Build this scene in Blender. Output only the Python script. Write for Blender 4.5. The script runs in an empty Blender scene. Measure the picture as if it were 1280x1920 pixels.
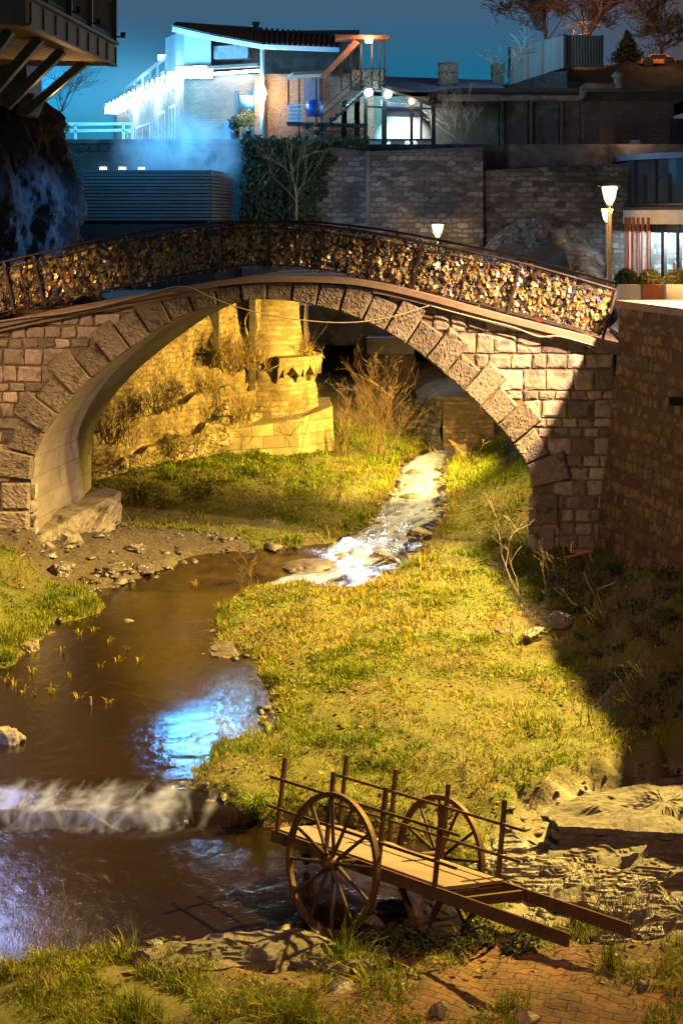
import bpy, bmesh, math, random
import numpy as np
from mathutils import Vector, Matrix

SC = bpy.context.scene
# ------------------------------------------------------------------ camera
F, HZ, ZC = 3000.0, 410.0, 8.0          # focal length and horizon row in photo pixels, eye height
cam = bpy.data.objects.new('camera', bpy.data.cameras.new('camera'))
SC.collection.objects.link(cam)
cam.location = (0, 0, ZC)
cam.rotation_euler = (math.radians(90), 0, 0)
cam.data.sensor_fit = 'VERTICAL'
cam.data.sensor_height = 36
cam.data.lens = 36 * F / 1920
cam.data.shift_y = -(960 - HZ) / 1920
cam.data.clip_end = 6000
SC.camera = cam
SC.view_settings.view_transform = 'Standard'
SC.view_settings.look = 'None'
SC.view_settings.exposure = 0.0
SC.view_settings.gamma = 1.0
SC.cycles.use_denoising = True
SC.cycles.max_bounces = 6
SC.cycles.transparent_max_bounces = 40
SC.cycles.volume_bounces = 0
SC.cycles.sample_clamp_indirect = 4.0
SC.cycles.caustics_reflective = False
SC.cycles.caustics_refractive = False

# ------------------------------------------------------------------ night sky
world = bpy.data.worlds.new('World'); SC.world = world
world.use_nodes = True
wt = world.node_tree; wn = wt.nodes; wl_ = wt.links
wn.clear()
out = wn.new('ShaderNodeOutputWorld')
sky = wn.new('ShaderNodeTexSky'); sky.sky_type = 'NISHITA'; sky.sun_disc = False
sky.sun_elevation = math.radians(-4); sky.sun_rotation = math.radians(200)
bg1 = wn.new('ShaderNodeBackground'); bg1.inputs['Strength'].default_value = 0.05
wl_.new(sky.outputs[0], bg1.inputs[0])
tc = wn.new('ShaderNodeTexCoord')
sx = wn.new('ShaderNodeSeparateXYZ'); wl_.new(tc.outputs['Generated'], sx.inputs[0])
ramp = wn.new('ShaderNodeValToRGB'); cr = ramp.color_ramp
cr.elements[0].position = 0.0; cr.elements[0].color = (0.003, 0.17, 0.31, 1)  # low cyan band: floodlit haze painted into the sky colour
cr.elements[1].position = 0.070; cr.elements[1].color = (0.004, 0.165, 0.30, 1)
for p_, c_ in ((0.092, (0.012, 0.135, 0.25, 1)), (0.117, (0.038, 0.12, 0.215, 1)), (0.14, (0.066, 0.11, 0.18, 1)),
               (0.24, (0.055, 0.06, 0.095, 1)), (0.55, (0.045, 0.045, 0.08, 1)), (0.9, (0.012, 0.014, 0.022, 1))):
    e = cr.elements.new(p_); e.color = c_
wl_.new(sx.outputs[2], ramp.inputs[0])
ramp2 = wn.new('ShaderNodeValToRGB'); cr = ramp2.color_ramp      # towards the right the sky turns greyer and more purple
cr.elements[0].position = 0.0; cr.elements[0].color = (0.055, 0.046, 0.058, 1)
cr.elements[1].position = 0.15; cr.elements[1].color = (0.085, 0.068, 0.075, 1)
e = cr.elements.new(0.4); e.color = (0.03, 0.03, 0.045, 1)
wl_.new(sx.outputs[2], ramp2.inputs[0])
mr = wn.new('ShaderNodeMapRange'); mr.interpolation_type = 'SMOOTHSTEP'
mr.inputs[1].default_value = 0.085; mr.inputs[2].default_value = 0.23
wl_.new(sx.outputs[0], mr.inputs[0])
mx = wn.new('ShaderNodeMix'); mx.data_type = 'RGBA'
wl_.new(mr.outputs[0], mx.inputs[0]); wl_.new(ramp.outputs[0], mx.inputs[6]); wl_.new(ramp2.outputs[0], mx.inputs[7])
bg2 = wn.new('ShaderNodeBackground'); bg2.inputs['Strength'].default_value = 1.0
wl_.new(mx.outputs[2], bg2.inputs[0])
ad = wn.new('ShaderNodeAddShader')
wl_.new(bg1.outputs[0], ad.inputs[0]); wl_.new(bg2.outputs[0], ad.inputs[1]); wl_.new(ad.outputs[0], out.inputs[0])

# ------------------------------------------------------------------ street lighting from outside the frame, plus added fill lights
def point_light(name, loc, col, power, radius=0.25, spot=None, aim=None, blend=0.5):
    d = bpy.data.lights.new(name, 'SPOT' if spot else 'POINT')
    d.energy = power; d.color = col; d.shadow_soft_size = radius
    o = bpy.data.objects.new(name, d); SC.collection.objects.link(o); o.location = loc
    if spot:
        d.spot_size = math.radians(spot); d.spot_blend = blend
        o.rotation_euler = (Vector(aim) - Vector(loc)).to_track_quat('-Z', 'Y').to_euler()
    return o
WARM = (1.0, 0.60, 0.27)
point_light('street_mast_light', (12.8, 29.5, 16.0), (1.0, 0.675, 0.135), 165000, 0.22, 68, (0.9, 27.0, 0), 0.7)     # tall lamp on the right bank
point_light('bridge_end_light', (8.7, 31.5, 9.8), (1.0, 0.63, 0.40), 18000, 0.12, 88, (4.0, 35.0, 2.0), 0.8)       # street lamp by the bridge end
point_light('left_street_light', (-12.0, 27.0, 10.5), (1.0, 0.56, 0.28), 5600, 0.25, 42, (-7.6, 35.3, 4.6), 0.8)
point_light('ravine_flood_light', (5.4, 41.6, 5.0), (1.0, 0.67, 0.12), 24000, 0.15, 82, (-2.4, 45.0, 0.5), 0.6)
point_light('underbridge_light', (2.7, 38.6, 4.3), (1.0, 0.68, 0.16), 2600, 0.12, 124, (2.2, 39.0, 0.5), 0.7)
point_light('abutment_fill', (-0.6, 42.6, 3.2), (1.0, 0.66, 0.2), 1500, 0.12, 60, (3.2, 48.5, 2.0), 0.7)  # added fill for abutment and pier, no lamp stands there
point_light('right_wall_fill', (-9.0, 20.0, 9.0), (1.0, 0.55, 0.28), 3000, 0.3, 46, (6.3, 31.5, 2.6), 0.8)  # added warm fill for the right-hand wall, without a visible source
point_light('pool_sheen_fill', (-7.9, 34.2, 7.4), (0.50, 0.54, 1.0), 330, 0.9, 44, (-4.2, 20.3, 0.0), 0.7)  # added cool spot, only there to lay a sheen on the pool
point_light('weir_cool_fill', (-9.0, 13.0, 7.0), (0.42, 0.48, 1.0), 5200, 0.4, 26, (-4.3, 21.6, 0.1), 0.8)  # added cool fill that tints the low weir lavender
point_light('near_bridge_light', (3.0, 5.0, 12.0), (1.0, 0.50, 0.24), 7500, 0.4, 75, (0.5, 16.0, 0), 0.8)

# ------------------------------------------------------------------ helpers
rnd = random.Random(7)
RS = np.random.RandomState(11)
def P(px, py, Y): return Vector(((px - 640) * Y / F, Y, ZC - (py - HZ) * Y / F))
def G(px, py, z):
    Y = F * (ZC - z) / (py - HZ); return Vector(((px - 640) * Y / F, Y, z))
def lerp(a, b, t): return a + (b - a) * t

OFF = {}
def tag(o, label=None, cat=None, group=None, kind=None):
    if label: o['label'] = label
    if cat: o['category'] = cat
    if group: o['group'] = group
    if kind: o['kind'] = kind
    return o
def thing(name, label, cat, loc, group=None):
    o = bpy.data.objects.new(name, None); SC.collection.objects.link(o)
    o.location = loc; o.empty_display_size = 0.2
    OFF[o.name] = Vector(loc)
    return tag(o, label, cat, group)

class MB:
    def __init__(s): s.v = []; s.f = []; s.mi = []
    def add(s, vs, fs, mi=0):
        b = len(s.v); s.v.extend(tuple(v) for v in vs)
        s.f.extend(tuple(i + b for i in f) for f in fs); s.mi.extend([mi] * len(fs)); return s
    def hexa(s, q, mi=0):   # 4 bottom (ccw from above), 4 top
        return s.add(q, [(3, 2, 1, 0), (4, 5, 6, 7), (0, 1, 5, 4), (1, 2, 6, 5), (2, 3, 7, 6), (3, 0, 4, 7)], mi)
    def box(s, c, size, R=None, mi=0):
        c = Vector(c); h = Vector(size) / 2; R = R or Matrix.Identity(3)
        q = [c + R @ Vector((a * h.x, b * h.y, d * h.z)) for d in (-1, 1) for a, b in ((-1, -1), (1, -1), (1, 1), (-1, 1))]
        return s.hexa(q, mi)
    def beam(s, a, b, w, h, up=(0, 0, 1), mi=0):
        a = Vector(a); b = Vector(b); d = (b - a); L = d.length
        if L < 1e-6: return s
        d /= L; up = Vector(up)
        if abs(d.dot(up)) > 0.98: up = Vector((0, 1, 0))
        sd = d.cross(up).normalized(); u = sd.cross(d)
        q = [p + sd * (i * w / 2) + u * (j * h / 2) for j in (-1, 1) for p, i in ((a, 1), (b, 1), (b, -1), (a, -1))]
        q = [q[0], q[3], q[2], q[1], q[4], q[7], q[6], q[5]]
        return s.add(q, [(3, 2, 1, 0), (4, 5, 6, 7), (0, 1, 5, 4), (1, 2, 6, 5), (2, 3, 7, 6), (3, 0, 4, 7)], mi)
    def tube(s, pts, r, n=6, mi=0, cap=True):
        pts = [Vector(p) for p in pts]; m = len(pts)
        rr = r if isinstance(r, (list, tuple)) else [r] * m
        ref = None; vs = []
        for i, p in enumerate(pts):
            d = (pts[min(i + 1, m - 1)] - pts[max(i - 1, 0)])
            if d.length < 1e-9: d = Vector((0, 0, 1))
            d.normalize()
            if ref is None: ref = d.orthogonal().normalized()
            ref = (ref - d * ref.dot(d))
            if ref.length < 1e-6: ref = d.orthogonal()
            ref.normalize(); b = d.cross(ref)
            for k in range(n):
                t = 2 * math.pi * k / n
                vs.append(p + (ref * math.cos(t) + b * math.sin(t)) * rr[i])
        fs = [(i * n + k, i * n + (k + 1) % n, (i + 1) * n + (k + 1) % n, (i + 1) * n + k) for i in range(m - 1) for k in range(n)]
        if cap:
            fs.append(tuple(range(n - 1, -1, -1))); fs.append(tuple((m - 1) * n + k for k in range(n)))
        return s.add(vs, fs, mi)
    def prism(s, poly, d, mi=0):
        poly = [Vector(p) for p in poly]; d = Vector(d); n = len(poly)
        nn = Vector((0, 0, 0))
        for i in range(n): nn += poly[i].cross(poly[(i + 1) % n])
        if nn.dot(d) > 0: poly = poly[::-1]
        vs = poly + [p + d for p in poly]
        fs = [tuple(range(n)), tuple(range(2 * n - 1, n - 1, -1))] + [((i + 1) % n, i, n + i, n + (i + 1) % n) for i in range(n)]
        return s.add(vs, fs, mi)
    def lathe(s, prof, c=(0, 0, 0), n=24, axis=None, mi=0, a0=0, a1=2 * math.pi):
        # prof: (r, h) pairs from bottom to top
        c = Vector(c); ax = Vector(axis or (0, 0, 1)).normalized(); e1 = ax.orthogonal().normalized(); e2 = ax.cross(e1)
        if axis is None: e1, e2 = Vector((1, 0, 0)), Vector((0, 1, 0))
        full = abs(a1 - a0 - 2 * math.pi) < 1e-6; k_ = n if full else n + 1
        vs = [c + ax * h + (e1 * math.cos(a0 + (a1 - a0) * k / n) + e2 * math.sin(a0 + (a1 - a0) * k / n)) * r for r, h in prof for k in range(k_)]
        fs = []
        for i in range(len(prof) - 1):
            for k in range(n):
                k2 = (k + 1) % k_
                fs.append((i * k_ + k, i * k_ + k2, (i + 1) * k_ + k2, (i + 1) * k_ + k))
        return s.add(vs, fs, mi)
    def grid(s, rows, mi=0):
        n = len(rows[0]); vs = [p for r in rows for p in r]
        return s.add(vs, [(i * n + k, i * n + k + 1, (i + 1) * n + k + 1, (i + 1) * n + k) for i in range(len(rows) - 1) for k in range(n - 1)], mi)
    def build(s, name, mats, parent=None, smooth=False, uv=True, bevel=0):
        me = bpy.data.meshes.new(name)
        V = np.array(s.v, dtype=float).reshape(-1, 3)
        if parent is not None: off = np.array(OFF[parent.name])
        else: off = np.array([(V[:, 0].min() + V[:, 0].max()) / 2, (V[:, 1].min() + V[:, 1].max()) / 2, V[:, 2].min()])
        me.from_pydata((V - off).tolist(), [], s.f)
        mats = mats if isinstance(mats, (list, tuple)) else [mats]
        for m in mats: me.materials.append(m)
        if len(mats) > 1: me.polygons.foreach_set('material_index', s.mi)
        if uv: make_uv(me, off)
        if smooth: me.polygons.foreach_set('use_smooth', [True] * len(me.polygons))
        o = bpy.data.objects.new(name, me); SC.collection.objects.link(o)
        if parent is not None: o.parent = parent; OFF[o.name] = Vector(off)
        else: o.location = off; OFF[o.name] = Vector(off)
        if bevel:
            b = o.modifiers.new('bevel', 'BEVEL'); b.width = bevel; b.segments = 2; b.limit_method = 'ANGLE'
        return o

def make_uv(me, off=(0, 0, 0)):
    nl = len(me.loops); npoly = len(me.polygons)
    if nl == 0: return
    uvl = me.uv_layers.new(name='UVMap')
    nor = np.zeros(npoly * 3); me.polygons.foreach_get('normal', nor); nor = nor.reshape(-1, 3)
    lt = np.zeros(npoly, dtype=int); me.polygons.foreach_get('loop_total', lt)
    vi = np.zeros(nl, dtype=int); me.loops.foreach_get('vertex_index', vi)
    co = np.zeros(len(me.vertices) * 3); me.vertices.foreach_get('co', co); co = co.reshape(-1, 3) + np.array(off)
    pn = np.repeat(nor, lt, axis=0); p = co[vi]
    hx = -pn[:, 1]; hy = pn[:, 0]; L = np.sqrt(hx * hx + hy * hy) + 1e-9
    u = (p[:, 0] * hx + p[:, 1] * hy) / L; v = p[:, 2].copy()
    flat = np.abs(pn[:, 2]) > 0.8
    u[flat] = p[flat, 0]; v[flat] = p[flat, 1]
    uvl.data.foreach_set('uv', np.stack([u, v], 1).ravel())

def np_mesh(name, V, faces_n, idx, mat, uv=False, smooth=False):
    """big mesh from numpy: V (n,3), faces_n loop totals, idx flat loop indices"""
    me = bpy.data.meshes.new(name)
    me.vertices.add(len(V)); me.vertices.foreach_set('co', np.ascontiguousarray(V, dtype=np.float32).ravel())
    me.loops.add(len(idx)); me.loops.foreach_set('vertex_index', np.ascontiguousarray(idx, dtype=np.int32))
    me.polygons.add(len(faces_n))
    st = np.concatenate([[0], np.cumsum(faces_n)[:-1]])
    me.polygons.foreach_set('loop_start', st.astype(np.int32))
    me.polygons.foreach_set('loop_total', np.asarray(faces_n, dtype=np.int32))
    me.update(calc_edges=True); me.validate()
    me.materials.append(mat)
    if uv: make_uv(me)
    if smooth: me.polygons.foreach_set('use_smooth', [True] * len(me.polygons))
    o = bpy.data.objects.new(name, me); SC.collection.objects.link(o)
    OFF[o.name] = Vector((0, 0, 0))
    return o

def _h(i, j, k):
    n = (i * 374761393 + j * 668265263 + k * 2147483647 + 144665) & 0xffffffff
    n = ((n ^ (n >> 13)) * 1274126177) & 0xffffffff
    n = n ^ (n >> 16)
    return (n & 0xffff) / 65535.0
def vn(x, y, z=0.0):
    x = np.asarray(x, float); y = np.asarray(y, float); z = np.asarray(z, float) + 0 * x
    xi = np.floor(x).astype(np.int64); yi = np.floor(y).astype(np.int64); zi = np.floor(z).astype(np.int64)
    fx = x - xi; fy = y - yi; fz = z - zi
    fx = fx * fx * (3 - 2 * fx); fy = fy * fy * (3 - 2 * fy); fz = fz * fz * (3 - 2 * fz)
    r = 0
    for a in (0, 1):
        for b in (0, 1):
            for c in (0, 1):
                w = (fx if a else 1 - fx) * (fy if b else 1 - fy) * (fz if c else 1 - fz)
                r = r + w * _h(xi + a, yi + b, zi + c)
    return r * 2 - 1
def fbm(x, y, z=0.0, o=4):
    r = 0; a = 1.0; s = 1.0
    for i in range(o):
        r = r + a * vn(np.asarray(x) * s + 17.3 * i, np.asarray(y) * s - 9.1 * i, np.asarray(z) * s + 3.7 * i); a *= 0.5; s *= 2.03
    return r
def sstep(a, b, x):
    t = np.clip((np.asarray(x, float) - a) / (b - a), 0, 1); return t * t * (3 - 2 * t)

# ------------------------------------------------------------------ materials
class NT:
    def __init__(s, name):
        s.m = bpy.data.materials.new(name); s.m.use_nodes = True
        s.t = s.m.node_tree; s.p = s.t.nodes['Principled BSDF']; s.o = s.t.nodes['Material Output']
    def n(s, typ, ins=None, **at):
        nd = s.t.nodes.new('ShaderNode' + typ)
        for k, v in at.items(): setattr(nd, k, v)
        for k, v in (ins or {}).items():
            if isinstance(v, bpy.types.NodeSocket): s.t.links.new(v, nd.inputs[k])
            else: nd.inputs[k].default_value = v
        return nd
    def link(s, a, b): s.t.links.new(a, b)
    def coord(s, kind='Object'): return s.n('TexCoord').outputs[kind]
    def mapping(s, vec, scale=(1, 1, 1), rot=(0, 0, 0), loc=(0, 0, 0)):
        return s.n('Mapping', {'Vector': vec, 'Scale': scale, 'Rotation': rot, 'Location': loc}).outputs[0]
    def noise(s, vec, scale, detail=6, rough=0.6, dist=0.0):
        return s.n('TexNoise', {'Vector': vec, 'Scale': scale, 'Detail': detail, 'Roughness': rough, 'Distortion': dist}).outputs['Fac']
    def mix(s, fac, a, b, blend='MIX'):
        nd = s.n('Mix', data_type='RGBA', blend_type=blend)
        for i, v in ((0, fac), (6, a), (7, b)):
            if isinstance(v, bpy.types.NodeSocket): s.t.links.new(v, nd.inputs[i])
            else: nd.inputs[i].default_value = v if i == 0 else (tuple(v) + (1,))[:4]
        return nd.outputs[2]
    def ramp(s, fac, stops):
        nd = s.n('ValToRGB', {'Fac': fac}); cr = nd.color_ramp
        while len(cr.elements) < len(stops): cr.elements.new(0.5)
        for e, (p, c) in zip(cr.elements, stops):
            e.position = p; e.color = (tuple(c) + (1,))[:4] if hasattr(c, '__len__') else (c, c, c, 1)
        return nd.outputs[0]
    def math(s, op, a, b=0.0, c=0.0, clamp=False):
        nd = s.n('Math', operation=op, use_clamp=clamp)
        for i, v in ((0, a), (1, b), (2, c)):
            if isinstance(v, bpy.types.NodeSocket): s.t.links.new(v, nd.inputs[i])
            else: nd.inputs[i].default_value = v
        return nd.outputs[0]
    def bump(s, h, strength=0.5, dist=0.02, prev=None):
        ins = {'Height': h, 'Strength': strength, 'Distance': dist}
        if prev is not None: ins['Normal'] = prev
        return s.n('Bump', ins).outputs[0]
    def fin(s, col=None, rough=0.8, nrm=None, metal=0.0, spec=0.4, **kw):
        p = s.p
        for k, v in (('Base Color', col), ('Roughness', rough), ('Normal', nrm), ('Metallic', metal), ('Specular IOR Level', spec)):
            if v is None: continue
            if isinstance(v, bpy.types.NodeSocket): s.t.links.new(v, p.inputs[k])
            else: p.inputs[k].default_value = (tuple(v) + (1,))[:4] if k == 'Base Color' else v
        for k, v in kw.items(): p.inputs[k.replace('_', ' ')].default_value = v
        return s.m

def pbr(name, c1, c2, scale=6, rough=0.75, bump=0.3, bd=0.02, metal=0.0, stretch=(1, 1, 1), stain=None, island=0.0, spec=0.4):
    a = NT(name); v = a.mapping(a.coord(), stretch)
    n1 = a.noise(v, scale, 8, 0.65); n2 = a.noise(v, scale * 0.23, 4, 0.6, 0.5); n3 = a.noise(v, scale * 5, 4, 0.7)
    f = a.math('ADD', a.math('MULTIPLY', n1, 0.6), a.math('MULTIPLY', n2, 0.55))
    c = a.mix(a.ramp(f, [(0.38, 0), (0.75, 1)]), c1, c2)
    if stain: c = a.mix(a.ramp(n2, [(0.5, 0), (0.66, 1)]), c, stain)
    if island:
        ri = a.n('NewGeometry').outputs['Random Per Island']
        k = a.math('MULTIPLY_ADD', ri, island, 1 - island / 2)
        c = a.mix(1.0, c, a.n('CombineColor', {0: k, 1: k, 2: k}).outputs[0], 'MULTIPLY')
    h = a.math('ADD', a.math('MULTIPLY', n1, 0.6), a.math('MULTIPLY', n3, 0.4))
    return a.fin(c, rough, a.bump(h, bump, bd) if bump else None, metal, spec)

def brickmat(name, c1, c2, mortar, bw=0.26, bh=0.075, gap=0.012, wob=0.03, stain=(0.03, 0.028, 0.022), stain_amt=0.7, bump=0.6, rough=0.9, lo=0.45, wsc=1.7):
    a = NT(name); uv = a.coord('UV')
    wv = a.n('TexNoise', {'Vector': uv, 'Scale': wsc, 'Detail': 4}).outputs['Color']
    uvw = a.n('VectorMath', {0: uv, 1: a.n('VectorMath', {0: wv, 1: (wob, wob, 0)}, operation='MULTIPLY').outputs[0]}, operation='ADD').outputs[0]
    b = a.n('TexBrick', {'Vector': uvw, 'Color1': c1 + (1,), 'Color2': c2 + (1,), 'Mortar': mortar + (1,), 'Scale': 1.0, 'Mortar Size': gap,
                         'Mortar Smooth': 0.3, 'Bias': 0.0, 'Brick Width': bw, 'Row Height': bh}, offset=0.5, squash=1.0)
    n1 = a.noise(uv, 0.55, 6, 0.65, 0.4); n2 = a.noise(uv, 9, 5, 0.7); n3 = a.noise(uv, 2.6, 5, 0.7)
    c = a.mix(a.math('MULTIPLY', n2, 0.7), b.outputs['Color'], tuple(x * 0.45 for x in c2))
    c = a.mix(a.math('MULTIPLY', a.ramp(n1, [(lo, 0), (lo + 0.22, 1)]), stain_amt), c, stain)
    c = a.mix(a.math('MULTIPLY', a.ramp(n3, [(0.56, 0), (0.66, 1)]), 0.5), c, mortar)
    h = a.math('SUBTRACT', a.math('MULTIPLY', n2, 0.5), b.outputs['Fac'])
    return a.fin(c, rough, a.bump(h, bump, 0.03))

def rubblemat(name, cols, mortar, sc=3.2, stretch=(1, 1.7, 1), stain=(0.02, 0.018, 0.015), stain_amt=0.8, bump=0.9, lo=0.45):
    a = NT(name); uv = a.coord('UV')
    wv = a.n('TexNoise', {'Vector': uv, 'Scale': 2.5, 'Detail': 3}).outputs['Color']
    uvw = a.n('VectorMath', {0: uv, 1: a.n('VectorMath', {0: wv, 1: (0.16, 0.16, 0)}, operation='MULTIPLY').outputs[0]}, operation='ADD').outputs[0]
    m = a.mapping(uvw, stretch)
    vo = a.n('TexVoronoi', {'Vector': m, 'Scale': sc, 'Randomness': 0.75}, voronoi_dimensions='2D', feature='F1')
    ve = a.n('TexVoronoi', {'Vector': m, 'Scale': sc, 'Randomness': 0.75}, voronoi_dimensions='2D', feature='DISTANCE_TO_EDGE')
    rv = a.n('SeparateColor', {0: vo.outputs['Color']}).outputs[0]
    n1 = a.noise(uv, 0.5, 6, 0.65, 0.4); n2 = a.noise(uv, 11, 5, 0.7)
    c = a.ramp(rv, [(i / (len(cols) - 1), cc) for i, cc in enumerate(cols)])
    c = a.mix(a.math('MULTIPLY', n2, 0.6), c, tuple(x * 0.4 for x in cols[0]))
    e = a.ramp(ve.outputs[0], [(0.03, 0), (0.11, 1)])
    c = a.mix(e, mortar, c)
    c = a.mix(a.math('MULTIPLY', a.ramp(n1, [(lo, 0), (lo + 0.2, 1)]), stain_amt), c, stain)
    h = a.math('ADD', e, a.math('MULTIPLY', n2, 0.7))
    return a.fin(c, 0.92, a.bump(h, bump, 0.05))

def emit(name, col, strength, base=(0.02, 0.02, 0.02)):
    a = NT(name); a.p.inputs['Base Color'].default_value = base + (1,)
    a.p.inputs['Emission Color'].default_value = tuple(col) + (1,); a.p.inputs['Emission Strength'].default_value = strength
    return a.m

M = {}
M['rail'] = pbr('rusty_rail', (0.02, 0.018, 0.018), (0.09, 0.055, 0.045), 9, 0.5, 0.3, 0.005, 0.4)
M['stone'] = pbr('spandrel_stone', (0.22, 0.18, 0.15), (0.43, 0.355, 0.30), 9, 0.9, 0.9, 0.025, stain=(0.15, 0.12, 0.10), island=1.0)
M['vouss'] = pbr('voussoir_stone', (0.13, 0.10, 0.082), (0.33, 0.27, 0.228), 17, 0.95, 1.0, 0.05, stain=(0.10, 0.075, 0.065), island=0.6)
M['mortar'] = pbr('mortar', (0.10, 0.07, 0.045), (0.22, 0.16, 0.105), 14, 0.95, 0.8, 0.02)
M['vault'] = brickmat('vault_stone', (0.20, 0.165, 0.13), (0.27, 0.225, 0.185), (0.13, 0.10, 0.08), 0.95, 0.48, 0.01, 0.02, (0.33, 0.29, 0.25), 0.7, 0.5)
M['plank'] = brickmat('deck_plank', (0.13, 0.085, 0.06), (0.19, 0.125, 0.09), (0.02, 0.015, 0.012), 0.12, 4.0, 0.008, 0.004, (0.07, 0.05, 0.04), 0.4, 0.4)
M['coping'] = pbr('weathered_coping', (0.15, 0.10, 0.08), (0.28, 0.20, 0.16), 9, 0.8, 0.5, 0.015, stretch=(0.5, 1, 2))
M['concrete'] = pbr('concrete', (0.12, 0.11, 0.105), (0.24, 0.22, 0.2), 5, 0.85, 0.5, 0.02, stain=(0.06, 0.055, 0.05))
M['darkconc'] = pbr('stained_concrete', (0.035, 0.03, 0.027), (0.16, 0.14, 0.12), 2.2, 0.9, 0.5, 0.03, stain=(0.02, 0.018, 0.015))
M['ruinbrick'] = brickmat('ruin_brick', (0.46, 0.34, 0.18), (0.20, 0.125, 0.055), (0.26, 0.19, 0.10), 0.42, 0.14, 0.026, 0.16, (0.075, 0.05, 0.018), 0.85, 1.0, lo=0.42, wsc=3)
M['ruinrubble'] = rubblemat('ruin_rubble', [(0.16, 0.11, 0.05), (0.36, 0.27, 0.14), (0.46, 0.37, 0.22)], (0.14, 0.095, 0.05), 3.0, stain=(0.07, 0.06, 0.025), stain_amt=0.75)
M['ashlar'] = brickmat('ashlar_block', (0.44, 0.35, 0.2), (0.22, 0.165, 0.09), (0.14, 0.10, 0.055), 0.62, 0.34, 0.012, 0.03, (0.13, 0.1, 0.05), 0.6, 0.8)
M['darkrubble'] = brickmat('dark_rubble', (0.28, 0.255, 0.24), (0.055, 0.048, 0.044), (0.10, 0.09, 0.083), 0.44, 0.21, 0.03, 0.30, (0.022, 0.019, 0.017), 0.9, 1.0, lo=.46, wsc=3.2)
M['brick'] = brickmat('house_brick', (0.34, 0.19, 0.12), (0.22, 0.115, 0.075), (0.16, 0.13, 0.11), 0.27, 0.10, 0.02, 0.02, (0.08, 0.055, 0.045), 0.4)
M['greybrick'] = brickmat('grey_brick', (0.17, 0.13, 0.11), (0.10, 0.08, 0.07), (0.05, 0.045, 0.04), 0.28, 0.10, 0.02, 0.03, (0.03, 0.025, 0.02), 0.6)
M['rightbrick'] = brickmat('retaining_rubble', (0.30, 0.21, 0.15), (0.07, 0.045, 0.03), (0.11, 0.075, 0.05), 0.36, 0.25, 0.035, 0.34, (0.05, 0.03, 0.018), 0.75, 1.0, lo=.46, wsc=4)
M['white'] = pbr('white_paint', (0.55, 0.55, 0.53), (0.75, 0.74, 0.72), 8, 0.6, 0.1, 0.005)
M['black'] = pbr('black_metal', (0.012, 0.012, 0.014), (0.03, 0.03, 0.033), 12, 0.45, 0.2, 0.004, 0.3)
M['darkwood'] = pbr('dark_wood', (0.03, 0.024, 0.02), (0.08, 0.06, 0.045), 9, 0.7, 0.4, 0.01, stretch=(0.3, 0.3, 3))
M['slat'] = pbr('dark_slat', (0.025, 0.028, 0.03), (0.075, 0.08, 0.085), 6, 0.55, 0.3, 0.008, stretch=(0.3, 1, 4), island=0.6)
M['tile'] = pbr('clay_tile', (0.17, 0.06, 0.035), (0.32, 0.13, 0.08), 14, 0.85, 0.8, 0.04, stretch=(3, 1, 1), stain=(0.06, 0.03, 0.022))
M['redroof'] = pbr('red_sheet_roof', (0.26, 0.07, 0.03), (0.38, 0.12, 0.05), 6, 0.7, 0.3, 0.02)
M['blueroof'] = pbr('sheet_roof', (0.05, 0.07, 0.12), (0.09, 0.11, 0.17), 4, 0.5, 0.2, 0.02)
M['cream'] = pbr('cream_fascia', (0.55, 0.45, 0.33), (0.68, 0.57, 0.43), 6, 0.6, 0.15, 0.005)
M['terra'] = pbr('red_timber', (0.24, 0.07, 0.035), (0.36, 0.12, 0.06), 8, 0.65, 0.3, 0.006, stretch=(1, 1, .2))
M['dglass'] = pbr('dark_glass', (0.02, 0.025, 0.035), (0.03, 0.04, 0.055), 2, 0.08, 0.0, spec=0.9)
M['cable'] = pbr('pale_cable', (0.3, 0.25, 0.2), (0.42, 0.36, 0.3), 10, 0.6, 0.1, 0.002)
M['cliff'] = pbr('cliff_rock', (0.05, 0.042, 0.037), (0.16, 0.135, 0.12), 1.8, 0.9, 1.0, 0.10, stain=(0.10, 0.085, 0.075), stretch=(1, 1, .8))
M['boulder'] = pbr('boulder', (0.09, 0.075, 0.06), (0.30, 0.25, 0.2), 9, 0.7, 0.9, 0.03, stain=(0.06, 0.05, 0.03))
M['wetrock'] = pbr('wet_rock', (0.028, 0.023, 0.021), (0.115, 0.094, 0.085), 8, 0.3, 1.0, 0.035, stain=(0.09, 0.065, 0.05), spec=0.7)
M['paleslab'] = pbr('slab_rock', (0.05, 0.043, 0.043), (0.165, 0.14, 0.14), 7, 0.5, 1.0, 0.05, stain=(0.055, 0.044, 0.042), stretch=(1, 2.5, 4))
M['browntwig'] = pbr('brown_twig_bark', (0.06, 0.034, 0.016), (0.15, 0.09, 0.04), 12, 0.85, 0.2, 0.004, island=0.8)
M['twig'] = pbr('twig_bark', (0.10, 0.06, 0.025), (0.25, 0.165, 0.07), 12, 0.85, 0.2, 0.004, island=0.8)
M['paletwig'] = pbr('pale_twig_bark', (0.28, 0.23, 0.17), (0.42, 0.36, 0.28), 12, 0.85, 0.2, 0.004)
M['darktwig'] = pbr('dark_bark', (0.05, 0.035, 0.028), (0.12, 0.085, 0.065), 8, 0.9, 0.3, 0.01)
M['soil'] = pbr('dark_soil', (0.02, 0.017, 0.012), (0.055, 0.043, 0.03), 2.5, 0.95, 0.8, 0.08)
M['iron'] = pbr('rusty_iron', (0.038, 0.020, 0.010), (0.11, 0.055, 0.024), 14, 0.65, 0.5, 0.006, 0.35, stain=(0.06, 0.03, 0.015))
M['cartwood'] = pbr('cart_board', (0.13, 0.085, 0.072), (0.22, 0.15, 0.13), 5, 0.55, 0.25, 0.006, stretch=(.6, .6, 1), stain=(0.13, 0.085, 0.065))
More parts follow.
